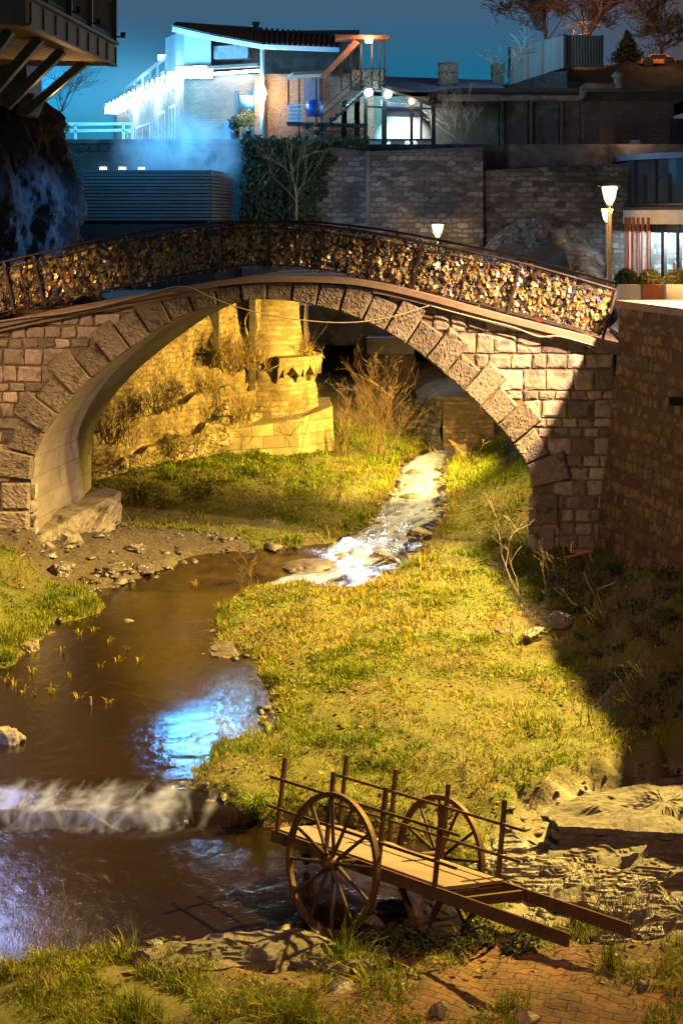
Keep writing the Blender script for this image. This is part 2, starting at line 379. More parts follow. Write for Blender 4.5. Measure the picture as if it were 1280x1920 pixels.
M['cartdark'] = pbr('cart_spoke', (0.022, 0.014, 0.009), (0.06, 0.034, 0.018), 12, 0.6, 0.4, 0.006, 0.3)
M['hose'] = pbr('orange_hose', (0.5, 0.12, 0.02), (0.6, 0.17, 0.03), 5, 0.5, 0.1, 0.003)

def leafmat(name, c1, c2, c3, trans=0.25, rough=0.6):
    a = NT(name)
    ri = a.n('NewGeometry').outputs['Random Per Island']
    c = a.ramp(ri, [(0.0, c1), (0.5, c2), (1.0, c3)])
    n = a.noise(a.coord(), 0.7, 4, 0.6)
    c = a.mix(a.math('MULTIPLY', a.ramp(n, [(0.4, 0), (0.65, 1)]), 0.6), c, c1)
    a.fin(c, rough, spec=0.3)
    tr = a.n('BsdfTranslucent', {'Color': c})
    mxs = a.n('MixShader', {0: trans, 1: a.p.outputs[0], 2: tr.outputs[0]})
    a.link(mxs.outputs[0], a.o.inputs[0]); return a.m
M['grass'] = leafmat('grass_blade', (0.05, 0.085, 0.003), (0.14, 0.185, 0.006), (0.28, 0.30, 0.012))
M['dry'] = leafmat('dry_grass_blade', (0.13, 0.08, 0.015), (0.30, 0.22, 0.025), (0.42, 0.32, 0.05))
M['ivy'] = leafmat('ivy_leaf', (0.02, 0.03, 0.015), (0.04, 0.055, 0.025), (0.07, 0.08, 0.04))
M['shrub'] = leafmat('shrub_leaf', (0.09, 0.08, 0.02), (0.2, 0.17, 0.04), (0.36, 0.30, 0.10))
M['conifer'] = leafmat('conifer_needle', (0.02, 0.025, 0.015), (0.04, 0.05, 0.03), (0.06, 0.06, 0.04))

# ================================================================== TERRAIN
def wlev(y): return np.interp(y, [0, 20.98, 21.16, 21.8, 33.2, 34.6, 36.6, 40, 48, 60], [0, 0, .15, .22, .25, .36, .55, .8, 1.1, 1.3])
def GW(px, py, dz=0.0):
    z = 0.3
    for _ in range(12): z = float(wlev(F * (ZC - z) / (py - HZ))) * 0.6 + z * 0.4
    return G(px, py, z + dz)
STREAM_PX = [(-500, 1860), (0, 1815), (150, 1795), (240, 1778), (400, 1756), (560, 1746), (660, 1765), (740, 1785), (820, 1770), (880, 1700), (872, 1650), (810, 1600), (700, 1560),
             (560, 1556), (440, 1535), (350, 1476), (400, 1402), (505, 1374), (490, 1240), (395, 1225), (402, 1160), (450, 1112), (540, 1100), (670, 1102), (770, 1062),
             (808, 1005), (842, 945), (826, 905), (838, 872), (880, 850), (890, 838), (800, 842), (758, 860), (735, 925), (698, 985), (630, 1018), (500, 1028), (370, 1043), (265, 1085),
             (175, 1108), (205, 1150), (95, 1172), (62, 1220), (20, 1250), (-150, 1262), (-350, 1330), (-500, 1400)]
def poly_w(pxs): return np.array([[*GW(a, b)[:2]] for a, b in pxs])
STREAM = poly_w(STREAM_PX)
def inside(poly, x, y):
    r = np.zeros(np.shape(x), bool); n = len(poly)
    for i in range(n):
        x0, y0 = poly[i]; x1, y1 = poly[(i + 1) % n]
        if y0 == y1: continue
        r ^= ((y0 > y) != (y1 > y)) & (x < (x1 - x0) * (y - y0) / (y1 - y0) + x0)
    return r
def segdist(poly, x, y):
    d = np.full(np.shape(x), 1e9); n = len(poly)
    for i in range(n):
        a = poly[i]; b = poly[(i + 1) % n]; ab = b - a; L = (ab ** 2).sum() + 1e-12
        t = np.clip(((x - a[0]) * ab[0] + (y - a[1]) * ab[1]) / L, 0, 1)
        d = np.minimum(d, (x - a[0] - t * ab[0]) ** 2 + (y - a[1] - t * ab[1]) ** 2)
    return np.sqrt(d)
SHELF = poly_w([(225, 1800), (400, 1756), (560, 1746), (700, 1772), (745, 1800), (640, 1822), (420, 1842), (300, 1830)])
PATH = poly_w([(330, 1850), (500, 1830), (760, 1802), (1000, 1796), (1320, 1796), (1330, 1990), (560, 1990), (470, 1880)])
NOGRASS = [poly_w([(190, 985), (250, 1005), (330, 1012), (440, 1012), (470, 1030), (370, 1047), (265, 1090), (170, 1112), (120, 1112), (60, 1100), (60, 1020), (170, 985)]), poly_w([(-60, 1030), (60, 1020), (170, 985), (205, 1040), (220, 1085), (90, 1100), (-60, 1080)])]
WET = poly_w([(900, 1640), (950, 1555), (1030, 1475), (1300, 1430), (1330, 1790), (1090, 1795), (960, 1740)])
def soft(poly, x, y, w): return sstep(-w, w, np.where(inside(poly, x, y), 1, -1) * segdist(poly, x, y) + w * 1.2 * fbm(x * 2.3, y * 2.3, 4, 3))
def H(x, y):
    x = np.asarray(x, float); y = np.asarray(y, float)
    wob = 0.10 * fbm(x * 1.9, y * 1.9, 3.0, 3)
    ins = inside(STREAM, x, y); d = segdist(STREAM, x, y); sd = np.where(ins, -d, d) + wob
    w = wlev(y)
    bank = 0.15 * sstep(-0.02, 0.30, sd) + 0.10 * sstep(0.2, 2.0, sd) + 0.07 * fbm(x * 1.3, y * 1.3, 0, 4) * sstep(0.05, 0.8, sd) \
        + 0.025 * fbm(x * 7, y * 7, 0, 3) * sstep(0.0, 0.3, sd)
    bed = -0.26 * sstep(0.0, 0.7, -sd) - 0.03
    far_in = sstep(0.02, -0.05, sd)
    z = w + np.where(sd < 0, bed + 0.05 * fbm(x * 4, y * 4, 5, 4), bank - 0.03)
    # deeper stream bed under the far cart wheel
    z -= 0.22 * np.exp(-((x - 1.35) ** 2 + (y - 19.3) ** 2) / 0.5)
    # slope up to the right-hand retaining wall
    n = 0.35 * fbm(x * 0.9, y * 0.9, 2, 5)
    t = sstep(3.5, 6.7, x + n - 1.0 * sstep(31, 34, y)) * sstep(19.5, 23.5, y + n) * sstep(39.0, 36.5, y)
    z += (.2 + .95 * sstep(35, 27.5, y)) * t + t * (1 - t) * 1.2 * fbm(x * 2.1, y * 2.1, 9, 4)
    # left bank
    z += 0.55 * sstep(-5.9, -7.4, x + 0.4 * n) * sstep(26, 29, y) * sstep(38, 34, y)
    z += 4.5 * sstep(-8.0, -11.5, x) * sstep(24, 30, y)
    # rubble foot of the left pier
    z += 0.12 * sstep(1.7, 0.3, np.hypot((x + 6.25) * 0.8, (y - 35.8) * 0.55) + 0.5 * n) * (1 + 0.25 * fbm(x * 3, y * 3, 1, 3))
    # behind the bridge
    back = sstep(37.5, 40, y)
    z += back * 0.10 * np.clip(sd, 0, 5) * sstep(0.2, 1.0, sd)
    z += sstep(47.5, 60, y) * 2.1 * sstep(0.0, 1.5, sd + 0.3)
    z += back * sstep(3.6, 7.5, x) * 1.6
    wt_ = soft(WET, x, y, .2); z = z * (1 - wt_) + wt_ * (0.03 + .05 * fbm(x * 1.4, y * 2.6, 8, 4) + .02 * fbm(x * 6, y * 9, 8, 3) + .06 * sstep(20, 22.5, y))
    return z, sd
xs = np.concatenate([np.arange(-16, -8, .4), np.arange(-8, 7.5, .085), np.arange(7.5, 12.1, .4)])
ys = np.concatenate([np.arange(13, 15.5, .25), np.arange(15.5, 24, .065), np.arange(24, 38, .09), np.arange(38, 50, .15), np.arange(50, 68.1, .4)])
XX, YY = np.meshgrid(xs, ys); ZZ, SD = H(XX, YY)
nx, ny = len(xs), len(ys)
ii = (np.arange(ny - 1)[:, None] * nx + np.arange(nx - 1)[None]).ravel()
fidx = np.stack([ii, ii + 1, ii + nx + 1, ii + nx], 1).ravel()

# earth / rock shelf / brick paving / dry-mud masks are the ground's own make-up
def soft(poly, x, y, w): return sstep(-w, w, np.where(inside(poly, x, y), 1, -1) * segdist(poly, x, y) + w * 1.2 * fbm(x * 2.3, y * 2.3, 4, 3))
mP = soft(PATH, XX, YY, .16).ravel(); mR = np.maximum(soft(SHELF, XX, YY, .12), soft(WET, XX, YY, .15)).ravel(); mW = sstep(0.10, -0.02, SD).ravel()
mM = np.zeros_like(mR)
for p_ in NOGRASS: mM = np.maximum(mM, .95 * soft(p_, XX, YY, .25).ravel())
a = NT('ground_earth'); oc = a.coord()
at = a.n('Attribute', attribute_name='mask'); sep = a.n('SeparateColor', {0: at.outputs['Color']})
n1 = a.noise(oc, 1.3, 6, .65, .3); n2 = a.noise(oc, 14, 6, .7); n3 = a.noise(oc, 4.5, 5, .65)
earth = a.mix(a.ramp(n3, [(.35, 0), (.7, 1)]), (0.055, 0.038, 0.018), (0.15, 0.11, 0.05))
earth = a.mix(a.ramp(n1, [(.36, 0), (.56, .9)]), earth, (0.085, 0.098, 0.004))
earth = a.mix(a.math('MULTIPLY', n2, .6), earth, (0.03, 0.022, 0.012))
# shelf rock
rv = a.n('TexVoronoi', {'Vector': a.mapping(oc, (1, 2.2, 1)), 'Scale': 2.6}, feature='DISTANCE_TO_EDGE')
rock = a.mix(a.ramp(n3, [(.35, 0), (.65, 1)]), (0.06, 0.048, 0.043), (0.19, 0.15, 0.135))
rock = a.mix(a.ramp(n1, [(.5, 0), (.56, 1)]), rock, (0.055, 0.04, 0.03))
rock = a.mix(a.math('MULTIPLY', a.ramp(n2, [(.5, 0), (.7, 1)]), .6), rock, (0.08, 0.06, 0.05))
rock = a.mix(a.ramp(a.math('MULTIPLY_ADD', n2, .03, rv.outputs[0]), [(.02, .7), (.05, 0)]), rock, (0.03, 0.022, 0.018))
# brick paving
pv = a.mapping(oc, (1, 1, 1), (0, 0, math.radians(24)))
wv = a.n('VectorMath', {0: a.n('TexNoise', {'Vector': oc, 'Scale': 5.0, 'Detail': 5}).outputs['Color'], 1: (.05, .05, 0)}, operation='MULTIPLY').outputs[0]
bk = a.n('TexBrick', {'Vector': a.n('VectorMath', {0: pv, 1: wv}, operation='ADD').outputs[0], 'Color1': (.30, .12, .055, 1), 'Color2': (.19, .085, .042, 1), 'Mortar': (.05, .032, .018, 1), 'Scale': 1.0,
                       'Mortar Size': .012, 'Mortar Smooth': .9, 'Brick Width': .23, 'Row Height': .115}, offset=.5)
pave = a.mix(a.math('MULTIPLY', n2, .8), bk.outputs['Color'], (0.09, 0.05, 0.028))
pave = a.mix(a.ramp(n1, [(.36, 0), (.56, .92)]), pave, (0.075, 0.048, 0.026)); pave = a.mix(a.ramp(n3, [(.5, 0), (.66, .75)]), pave, (0.12, 0.07, 0.04))
bed = a.mix(a.ramp(n3, [(.4, 0), (.6, 1)]), (0.035, 0.02, 0.012), (0.15, 0.085, 0.05))
vb = a.n('TexVoronoi', {'Vector': oc, 'Scale': 3.4}); bed = a.mix(a.ramp(vb.outputs['Distance'], [(.15, .7), (.42, 0)]), bed, (0.16, 0.10, 0.065))
mud = a.mix(a.ramp(n2, [(.4, 0), (.65, 1)]), (0.022, 0.016, 0.010), (0.085, 0.062, 0.042)); earth = a.mix(at.outputs['Alpha'], earth, mud); c = a.mix(sep.outputs[0], earth, pave); c = a.mix(sep.outputs[1], c, rock); c = a.mix(sep.outputs[2], c, bed)
hb = a.math('MULTIPLY', a.math('SUBTRACT', 1.0, bk.outputs['Fac']), sep.outputs[0])
hh = a.math('ADD', a.math('ADD', a.math('MULTIPLY', n2, .8), a.math('MULTIPLY', n3, 1.2)), a.math('MULTIPLY', hb, .7))
rg = a.math('MULTIPLY_ADD', sep.outputs[1], -0.5, 0.92)
rg = a.math('ADD', rg, a.math('MULTIPLY', a.ramp(n3, [(.4, 0), (.6, .3)]), sep.outputs[1]))
M['ground'] = a.fin(c, rg, a.bump(hh, 0.9, 0.035), spec=.5)
ground = np_mesh('ground', np.stack([XX.ravel(), YY.ravel(), ZZ.ravel()], 1), np.full(len(ii), 4), fidx, M['ground'], smooth=True)
ca = ground.data.attributes.new('mask', 'FLOAT_COLOR', 'POINT')
ca.data.foreach_set('color', np.stack([mP, mR, mW, mM], 1).ravel())
tag(ground, kind='structure')

# wide land around the ravine and the town plateau behind it, reaching the horizon
MB().add([(-4000, -500, -1.6), (4000, -500, -1.6), (4000, 5000, -1.6), (-4000, 5000, -1.6)], [(0, 1, 2, 3)]).build('outer_ground', M['soil']).update_tag()
tag(bpy.data.objects['outer_ground'], kind='structure')
pl = MB(); pl.prism([(-300, 66.6, 11.1), (60, 66.6, 11.1), (60, 3000, 11.1), (-300, 3000, 11.1)], (0, 0, -12)); tag(pl.build('town_plateau', M['darkconc']), kind='structure')
pr = MB(); pr.prism([(6.35, 35.6, 5.33), (6.6, 39.4, 5.33), (8.4, 47, 5.33), (9.2, 64.6, 5.33), (60, 64.6, 5.33), (60, 24.6, 5.33), (7.7, 24.6, 5.33), (7.55, 31.8, 5.33)], (0, 0, -6.5)); tag(pr.build('promenade', M['concrete']), kind='structure')
pq = MB(); pq.prism([(-40, 39.4, 5.35), (-7.4, 39.6, 5.35), (-3.5, 44.6, 5.35), (-2.4, 46.5, 5.35), (-2.2, 64.9, 5.35), (-40, 64.9, 5.35)], (0, 0, -6.5)); tag(pq.build('courtyard', M['darkconc']), kind='structure')

# ================================================================== WATER
def watermat():
    a = NT('stream_water'); oc = a.coord()
    n1 = a.noise(a.mapping(oc, (1, .55, 1)), 5.5, 6, .6, .6); n2 = a.noise(a.mapping(oc, (1, .6, 1)), 26, 4, .6)
    nr = a.bump(a.math('ADD', n1, a.math('MULTIPLY', n2, .22)), .16, .05)
    gl = a.n('BsdfGlossy', {'Color': (.95, .97, 1, 1), 'Roughness': .11, 'Normal': nr})
    td = a.n('BsdfTransparent', {'Color': (.22, .13, .075, 1)})
    df = a.n('BsdfDiffuse', {'Color': (.030, .017, .010, 1)})
    body = a.n('MixShader', {0: .28, 1: td.outputs[0], 2: df.outputs[0]})
    fr = a.n('Fresnel', {'IOR': 1.36, 'Normal': nr}); f2 = a.math('MULTIPLY_ADD', fr.outputs[0], 1.35, .015, clamp=True)
    m = a.n('MixShader', {0: f2, 1: body.outputs[0], 2: gl.outputs[0]})
    a.link(m.outputs[0], a.o.inputs[0]); return a.m
M['water'] = watermat()
wx = np.arange(-16, 4.01, .14); wy = np.concatenate([np.arange(15, 20.6, .5), np.arange(20.6, 24, .07), np.arange(24, 33, .3), np.arange(33, 50, .12)])
WX, WY = np.meshgrid(wx, wy)
fl = sstep(20.8, 21.1, WY) * sstep(22.6, 21.9, WY) + sstep(33.0, 34, WY)
WZ = wlev(WY) + fl * (.022 * fbm(WX * 3.2, WY * 2.0, 1, 3)) + .004 * fbm(WX * 5, WY * 5, 2, 2)
near = (np.where(inside(STREAM, WX, WY), -1, 1) * segdist(STREAM, WX, WY)) < .45
q = near[:-1, :-1] | near[1:, :-1] | near[:-1, 1:] | near[1:, 1:]
jj = (np.arange(len(wy) - 1)[:, None] * len(wx) + np.arange(len(wx) - 1)[None])[q]
water = np_mesh('stream_water', np.stack([WX.ravel(), WY.ravel(), WZ.ravel()], 1), np.full(len(jj), 4), np.stack([jj, jj + 1, jj + len(wx) + 1, jj + len(wx)], 1).ravel(), M['water'], smooth=True)
tag(water, kind='structure')

# churned white water where the stream drops: one sheet just over the surface, broken by its own foam pattern
def foammat():
    a = NT('white_water_foam'); att = a.n('Attribute', attribute_name='foam').outputs['Fac']
    n1 = a.noise(a.coord(), 5.0, 3, .5); al = a.math('MULTIPLY', a.math('MULTIPLY', att, .62), a.ramp(n1, [(.3, .35), (.7, 1)]))
    a.fin((.44, .49, .80), .45, spec=.4)  # blue put into the foam colour to offset the yellow lamplight
    m = a.n('MixShader', {0: al, 1: a.n('BsdfTransparent').outputs[0], 2: a.p.outputs[0]}); a.link(m.outputs[0], a.o.inputs[0]); return a.m
M['foam'] = foammat()
RB = {'v': [], 'a': [], 'n': 0, 'idx': []}
def ribbon(pts, w, k):
    m = len(pts); pts = np.array(pts); t = np.gradient(pts, axis=0); sd_ = np.stack([-t[:, 1], t[:, 0], 0 * t[:, 0]], 1); sd_ /= np.linalg.norm(sd_, axis=1)[:, None] + 1e-9
    ww = w * (.35 + .65 * np.sin(np.pi * np.linspace(0.05, .95, m)))[:, None]
    V = np.stack([pts - sd_ * ww, pts, pts + sd_ * ww], 1).reshape(-1, 3); f = k * np.sin(np.pi * np.linspace(0, 1, m)) ** .7
    RB['v'].append(V); RB['a'].append(np.stack([0 * f, f * 1.6, 0 * f], 1).ravel()); b0 = RB['n']      # thins out to nothing at both edges
    for i in range(m - 1):
        o = b0 + 3 * i; RB['idx'].extend((o, o + 1, o + 4, o + 3, o + 1, o + 2, o + 5, o + 4))
    RB['n'] += 3 * m
def surf(x, y): 
    f_ = float(sstep(20.8, 21.1, y) * sstep(22.6, 21.9, y) + sstep(33.0, 34, y)); return float(wlev(y)) + f_ * .022 * float(fbm(x * 3.2, y * 2.0, 1, 3)) + .012
rf_ = np.random.RandomState(4)
# soft milky veil over the low weir: flow lines so close together that they melt into one another
for px, py, spread, cnt in ((-10, 1526, .22, 34), (70, 1530, .20, 34), (120, 1524, .10, 12), (190, 1512, .16, 36), (240, 1526, .14, 16), (305, 1512, .15, 40), (380, 1530, .10, 5)):
    c = GW(px, py)
    for _ in range(cnt):
        x0 = c.x + rf_.normal(0, spread * .8) + .1; q_ = rf_.normal(0, 1); x1 = c.x + q_ * spread * 1.3; y0 = rf_.uniform(21.25, 22.3); y1 = rf_.uniform(20.72, 21.1); ph = rf_.uniform(0, 9); am = rf_.uniform(.02, .10)
        pts = [(x0 + (x1 - x0) * t + am * np.sin(ph + 4 * t), y0 + (y1 - y0) * t, surf(x0 + (x1 - x0) * t, y0 + (y1 - y0) * t) + rf_.uniform(0, .01)) for t in np.linspace(0, 1, 13)]
        ribbon(pts, rf_.uniform(.05, .15), rf_.uniform(.03, .14))
# the rapids under and beyond the arch follow the bed downstream
cl_ = [GW(a_, b_) for a_, b_ in ((850, 842), (812, 856), (790, 880), (790, 905), (790, 930), (765, 960), (735, 990), (710, 1015), (672, 1050), (622, 1078), (565, 1092), (500, 1103))]
hw_ = [.35, .35, .5, .6, .62, .8, .85, .8, .75, .6, .5, .3]
cx_ = np.array([(p.x, p.y) for p in cl_]); cs_ = np.concatenate([[0], np.cumsum(np.hypot(*np.diff(cx_, axis=0).T))])
for _ in range(760):
    s0 = rf_.uniform(-.3, cs_[-1]); L = rf_.uniform(.5, 2.4); off = np.clip(rf_.choice([-.62, -.1, .45]) + rf_.normal(0, .26), -1.1, 1.1); ph = rf_.uniform(0, 9); pts = []
    for i in range(11):
        q = np.clip(s0 + L * i / 10, 0, cs_[-1]); x = np.interp(q, cs_, cx_[:, 0]); y = np.interp(q, cs_, cx_[:, 1]) ; h_ = np.interp(q, cs_, hw_)
        x += (off + .12 * np.sin(ph + i * .55)) * h_; pts.append((x, y + 1e-4 * i, surf(x, y) + .02 * rf_.uniform(0, 1)))
    if inside(STREAM, np.array([p[0] for p in pts]), np.array([p[1] for p in pts])).mean() > .75: ribbon(pts, rf_.uniform(.03, .15), rf_.uniform(.08, .42))
V_ = np.concatenate(RB['v']); idx_ = np.array(RB['idx'])
foam = np_mesh('white_water', V_, np.full(len(idx_) // 4, 4), idx_, M['foam'], smooth=True)
fa = foam.data.attributes.new('foam', 'FLOAT', 'POINT'); fa.data.foreach_set('value', np.concatenate(RB['a']))
tag(foam, kind='structure')

# ================================================================== GRASS
def blades(name, n, box, keep, lenf, mat, width=.012, lean=.5, mult=1):
    x = RS.uniform(box[0], box[1], n); y = RS.uniform(box[2], box[3], n)
    z, sd = H(x, y); k = keep(x, y, sd) > RS.uniform(0, 1, n)
    x, y, z, sd = x[k], y[k], z[k], sd[k]; m = len(x)
    cl = .5 + .5 * np.clip(1.3 * fbm(x * 2.6, y * 2.6, 21, 3), -1, 1); L = lenf(x, y, sd) * RS.uniform(.45, 1.25, m) * (.45 + 1.25 * cl * cl); th = RS.uniform(0, 2 * np.pi, m); ln = np.abs(RS.normal(0, lean, m))
    w = width * RS.uniform(.6, 1.4, m) * (1 + np.clip(y - 22, 0, 30) * .03)
    dx, dy = np.cos(th), np.sin(th); sx_, sy_ = -dy, dx
    def ring(t, ww): return [np.stack([x + dx * ln * L * t * t + s * sx_ * w * ww, y + dy * ln * L * t * t + s * sy_ * w * ww, z - .01 + L * t * np.clip(1 - .35 * ln * t, .25, 1)], 1) for s in (-.5, .5)]
    a0, a1 = ring(0, 1); b0, b1 = ring(.55, .8); c0 = ring(1, 0)[0]
    V = np.stack([a0, a1, b0, b1, c0], 1).reshape(-1, 3)
    base = np.arange(m) * 5
    idx = np.stack([base, base + 1, base + 3, base + 2, base + 2, base + 3, base + 4], 1).ravel()
    return np_mesh(name, V, np.tile([4, 3], m), idx, mat)
def notsoil(x, y):
    k = np.ones_like(x)
    for p in (SHELF, PATH, WET): k *= sstep(-.05, .14, np.where(inside(p, x, y), -1, 1) * segdist(p, x, y) + .16 * fbm(x * 3, y * 3, 1, 3))
    for p in NOGRASS: k *= ~inside(p, x, y)
    return k
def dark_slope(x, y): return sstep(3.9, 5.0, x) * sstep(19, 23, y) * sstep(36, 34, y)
def gkeep(x, y, sd):
    g = sstep(-.2, .15, fbm(x * .6, y * .6, 6, 4) + .10)
    strawpatch = np.exp(-(((x + .2) / 2.0) ** 2 + ((y - 31.0) / 3.0) ** 2))          # flattened straw on the spit
    g = g * (1 - .85 * strawpatch)
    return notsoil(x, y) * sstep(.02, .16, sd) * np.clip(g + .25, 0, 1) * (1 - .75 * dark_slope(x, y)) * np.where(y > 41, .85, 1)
def dkeep(x, y, sd):
    g = sstep(.12, -.25, fbm(x * .6, y * .6, 6, 4) + .10)
    strawpatch = np.exp(-(((x + .2) / 2.2) ** 2 + ((y - 31.0) / 3.2) ** 2))
    edge = sstep(.5, .1, sd) * .5
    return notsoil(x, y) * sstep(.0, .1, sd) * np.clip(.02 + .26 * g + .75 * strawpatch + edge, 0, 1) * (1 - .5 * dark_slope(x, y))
def glen(x, y, sd):
    return .075 + .04 * np.clip(fbm(x * 1.1, y * 1.1, 3, 3), -1, 1) + .10 * sstep(20.5, 18, y) + .09 * sstep(.5, .1, sd) + .05 * sstep(38, 42, y)
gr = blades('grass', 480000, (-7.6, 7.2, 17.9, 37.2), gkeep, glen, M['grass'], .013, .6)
tag(gr, 'short green grass covering the stream banks around the bridge', 'grass', kind='stuff')
g2 = blades('far_grass', 150000, (-7.6, 7.2, 37.2, 49), gkeep, glen, M['grass'], .012, .6)
tag(g2, 'green grass on the lit bank beyond the bridge arch', 'grass', kind='stuff')
dg = blades('dry_grass', 210000, (-7.6, 7.2, 18.5, 49), dkeep, lambda x, y, sd: .13 + .06 * fbm(x * 1.3, y * 1.3, 8, 3) + .07 * sstep(.5, .1, sd), M['dry'], .012, 1.1)
tag(dg, 'matted straw-coloured dry grass on the stream banks', 'dry grass', kind='stuff')
# long tufts in the near corner and the fringe in front of the cart
NEARG = poly_w([(-80, 1990), (-80, 1800), (120, 1786), (235, 1795), (330, 1838), (420, 1870), (720, 1900), (900, 1990)])
FRG = poly_w([(640, 1772), (740, 1795), (900, 1800), (1100, 1780), (1180, 1775), (1150, 1738), (1000, 1745), (900, 1770), (760, 1752), (680, 1748)])
EDGE = poly_w([(1180, 1990), (1240, 1830), (1330, 1780), (1330, 1990)])
def nkeep(x, y, sd):
    a_ = sstep(-.15, .12, np.where(inside(NEARG, x, y), 1, -1) * segdist(NEARG, x, y) + .22 * fbm(x * 2.2, y * 2.2, 2, 3))
    a_ = np.maximum(a_, .7 * inside(FRG, x, y)); a_ = np.maximum(a_, .55 * inside(PATH, x, y) * sstep(.15, .5, fbm(x * 1.9, y * 1.9, 41, 3))); a_ = np.maximum(a_, .8 * sstep(-.1, .1, np.where(inside(EDGE, x, y), 1, -1) * segdist(EDGE, x, y)))
    return a_ * sstep(-.35, .25, fbm(x * 1.7, y * 1.7, 12, 3) + .15)
ng = blades('long_grass', 60000, (-4.6, 4.8, 15.0, 18.7), nkeep, lambda x, y, sd: .17 + .10 * fbm(x * 2, y * 2, 5, 3), M['grass'], .013, .75)
tag(ng, 'long dark tufted grass along the near edge of the brick path', 'grass', kind='stuff')
nd_ = blades('long_dry_grass', 14000, (-4.6, 4.8, 15.0, 18.7), nkeep, lambda x, y, sd: .2 + .1 * fbm(x * 2, y * 2, 5, 3), M['dry'], .010, .9)
tag(nd_, 'dry stalks mixed into the long grass by the brick path', 'dry grass', kind='stuff')

# loose stones and debris along the water's edge
def gravel(n, box, dens):
    x = RS.uniform(box[0], box[1], n); y = RS.uniform(box[2], box[3], n); z, sd = H(x, y)
    k = dens(x, y, sd) > RS.uniform(0, 1, n); x, y, z = x[k], y[k], z[k]; m = len(x)
    oc_ = np.array([(1, 0, 0), (0, 1, 0), (-1, 0, 0), (0, -1, 0), (0, 0, 1), (.6, .6, .5), (-.6, .6, .6), (-.5, -.6, .5), (.6, -.5, .6)], float)
    fc_ = np.array([(0, 1, 5), (1, 2, 6), (2, 3, 7), (3, 0, 8), (0, 5, 8), (1, 6, 5), (2, 7, 6), (3, 8, 7), (4, 8, 5), (4, 5, 6), (4, 6, 7), (4, 7, 8)])
    s_q = RS.gamma(1.5, .026, m) + .018; th = RS.uniform(0, 6.28, m); V = oc_[None] * RS.uniform(.45, 1.45, (m, 9, 1)) * s_q[:, None, None] * np.array([1.3, .9, .6])
    c, s1 = np.cos(th)[:, None], np.sin(th)[:, None]; V = np.stack([V[..., 0] * c - V[..., 1] * s1 + x[:, None], V[..., 0] * s1 + V[..., 1] * c + y[:, None], V[..., 2] + z[:, None]], -1)
    idx = (fc_[None] + (np.arange(m) * 9)[:, None, None]).ravel()
    return np_mesh('gravel', V.reshape(-1, 3), np.full(m * 12, 3), idx, M['wetrock'])
def gdens(x, y, sd):
    foot = np.zeros_like(x)
    for p in NOGRASS: foot = np.maximum(foot, inside(p, x, y) * .5 * sstep(-.3, .2, fbm(x * 1.6, y * 1.6, 3, 3)))
    shore = sstep(.28, .02, np.abs(sd)) * sstep(-.1, .3, fbm(x * 1.3, y * 1.3, 4, 3)) * .5
    rap = sstep(33.0, 34.5, y) * (sd < .1) * (sd > -.8) * .30 + sstep(20.7, 21.1, y) * sstep(22, 21.4, y) * (sd < 0) * .25
    pth = inside(PATH, x, y) * .02 + inside(WET, x, y) * .25
    return np.clip(foot + shore + rap + pth + .003, 0, 1)
tag(gravel(26000, (-7.4, 5.5, 15.8, 46), gdens), 'loose stones and rubble along the stream edges', 'gravel', kind='stuff')

# fallen leaves and scraps of dead growth scattered over the banks
def litter(n, box):
    x = RS.uniform(box[0], box[1], n); y = RS.uniform(box[2], box[3], n); z, sd = H(x, y)
    k = (sd > .08) & (RS.uniform(0, 1, n) < np.clip(.15 + .9 * fbm(x * .9, y * .9, 31, 4), .02, 1)); x, y, z = x[k], y[k], z[k]; m = len(x)
    th = RS.uniform(0, 6.28, m); s_q = RS.uniform(.02, .055, m); c, s1 = np.cos(th), np.sin(th); t1 = RS.uniform(-.4, .6, m)
    e = np.stack([c, s1, t1], 1) * s_q[:, None]; f = np.stack([-s1, c, RS.uniform(-.4, .6, m)], 1) * s_q[:, None] * .55; p = np.stack([x, y, z + .03 + RS.uniform(0, .05, m)], 1)
    V = np.stack([p - e, p + f, p + e, p - f], 1).reshape(-1, 3)
    return np_mesh('leaf_litter', V, np.full(m, 4), np.arange(m * 4), M['litter'])
M['litter'] = leafmat('dead_leaf', (0.04, 0.022, 0.010), (0.13, 0.07, 0.02), (0.28, 0.19, 0.06))
tag(litter(26000, (-7.4, 6.6, 16.3, 46)), 'dead leaves and scraps of dry growth scattered over the banks', 'dead leaves', kind='stuff')

# ================================================================== ROCKS
bmI = bmesh.new(); bmesh.ops.create_icosphere(bmI, subdivisions=4, radius=1)
ICOV = np.array([v.co[:] for v in bmI.verts]); ICOF = [tuple(v.index for v in f.verts) for f in bmI.faces]; bmI.free()
def rock(name, c, size, label, mat, seed, rotz=0, cut=9, rough=.10, cat='rock', group=None):
    r = np.random.RandomState(seed); V = ICOV.copy()
    for _ in range(cut):
        n = r.normal(0, 1, 3); n /= np.linalg.norm(n); d = r.uniform(.42, .82)
        dd = V @ n; k = dd > d; V[k] -= np.outer((dd[k] - d) * .92, n)
    V += (ICOV * (rough * .7 * fbm(V[:, 0] * 2.5 + seed, V[:, 1] * 2.5, V[:, 2] * 2.5, 3) + .09 * np.abs(fbm(V[:, 0] * 6 + seed, V[:, 1] * 6, V[:, 2] * 9, 3)))[:, None])
    V *= np.array(size) / 2; cs, sn = math.cos(rotz), math.sin(rotz)
    V = np.stack([V[:, 0] * cs - V[:, 1] * sn, V[:, 0] * sn + V[:, 1] * cs, V[:, 2]], 1) + np.array(c)
    mb = MB(); mb.add(V.tolist(), ICOF); o = mb.build(name, mat, uv=False, smooth=False)
    return tag(o, label, cat, group)
def hz(x, y): return float(H(np.array([x]), np.array([y]))[0][0])
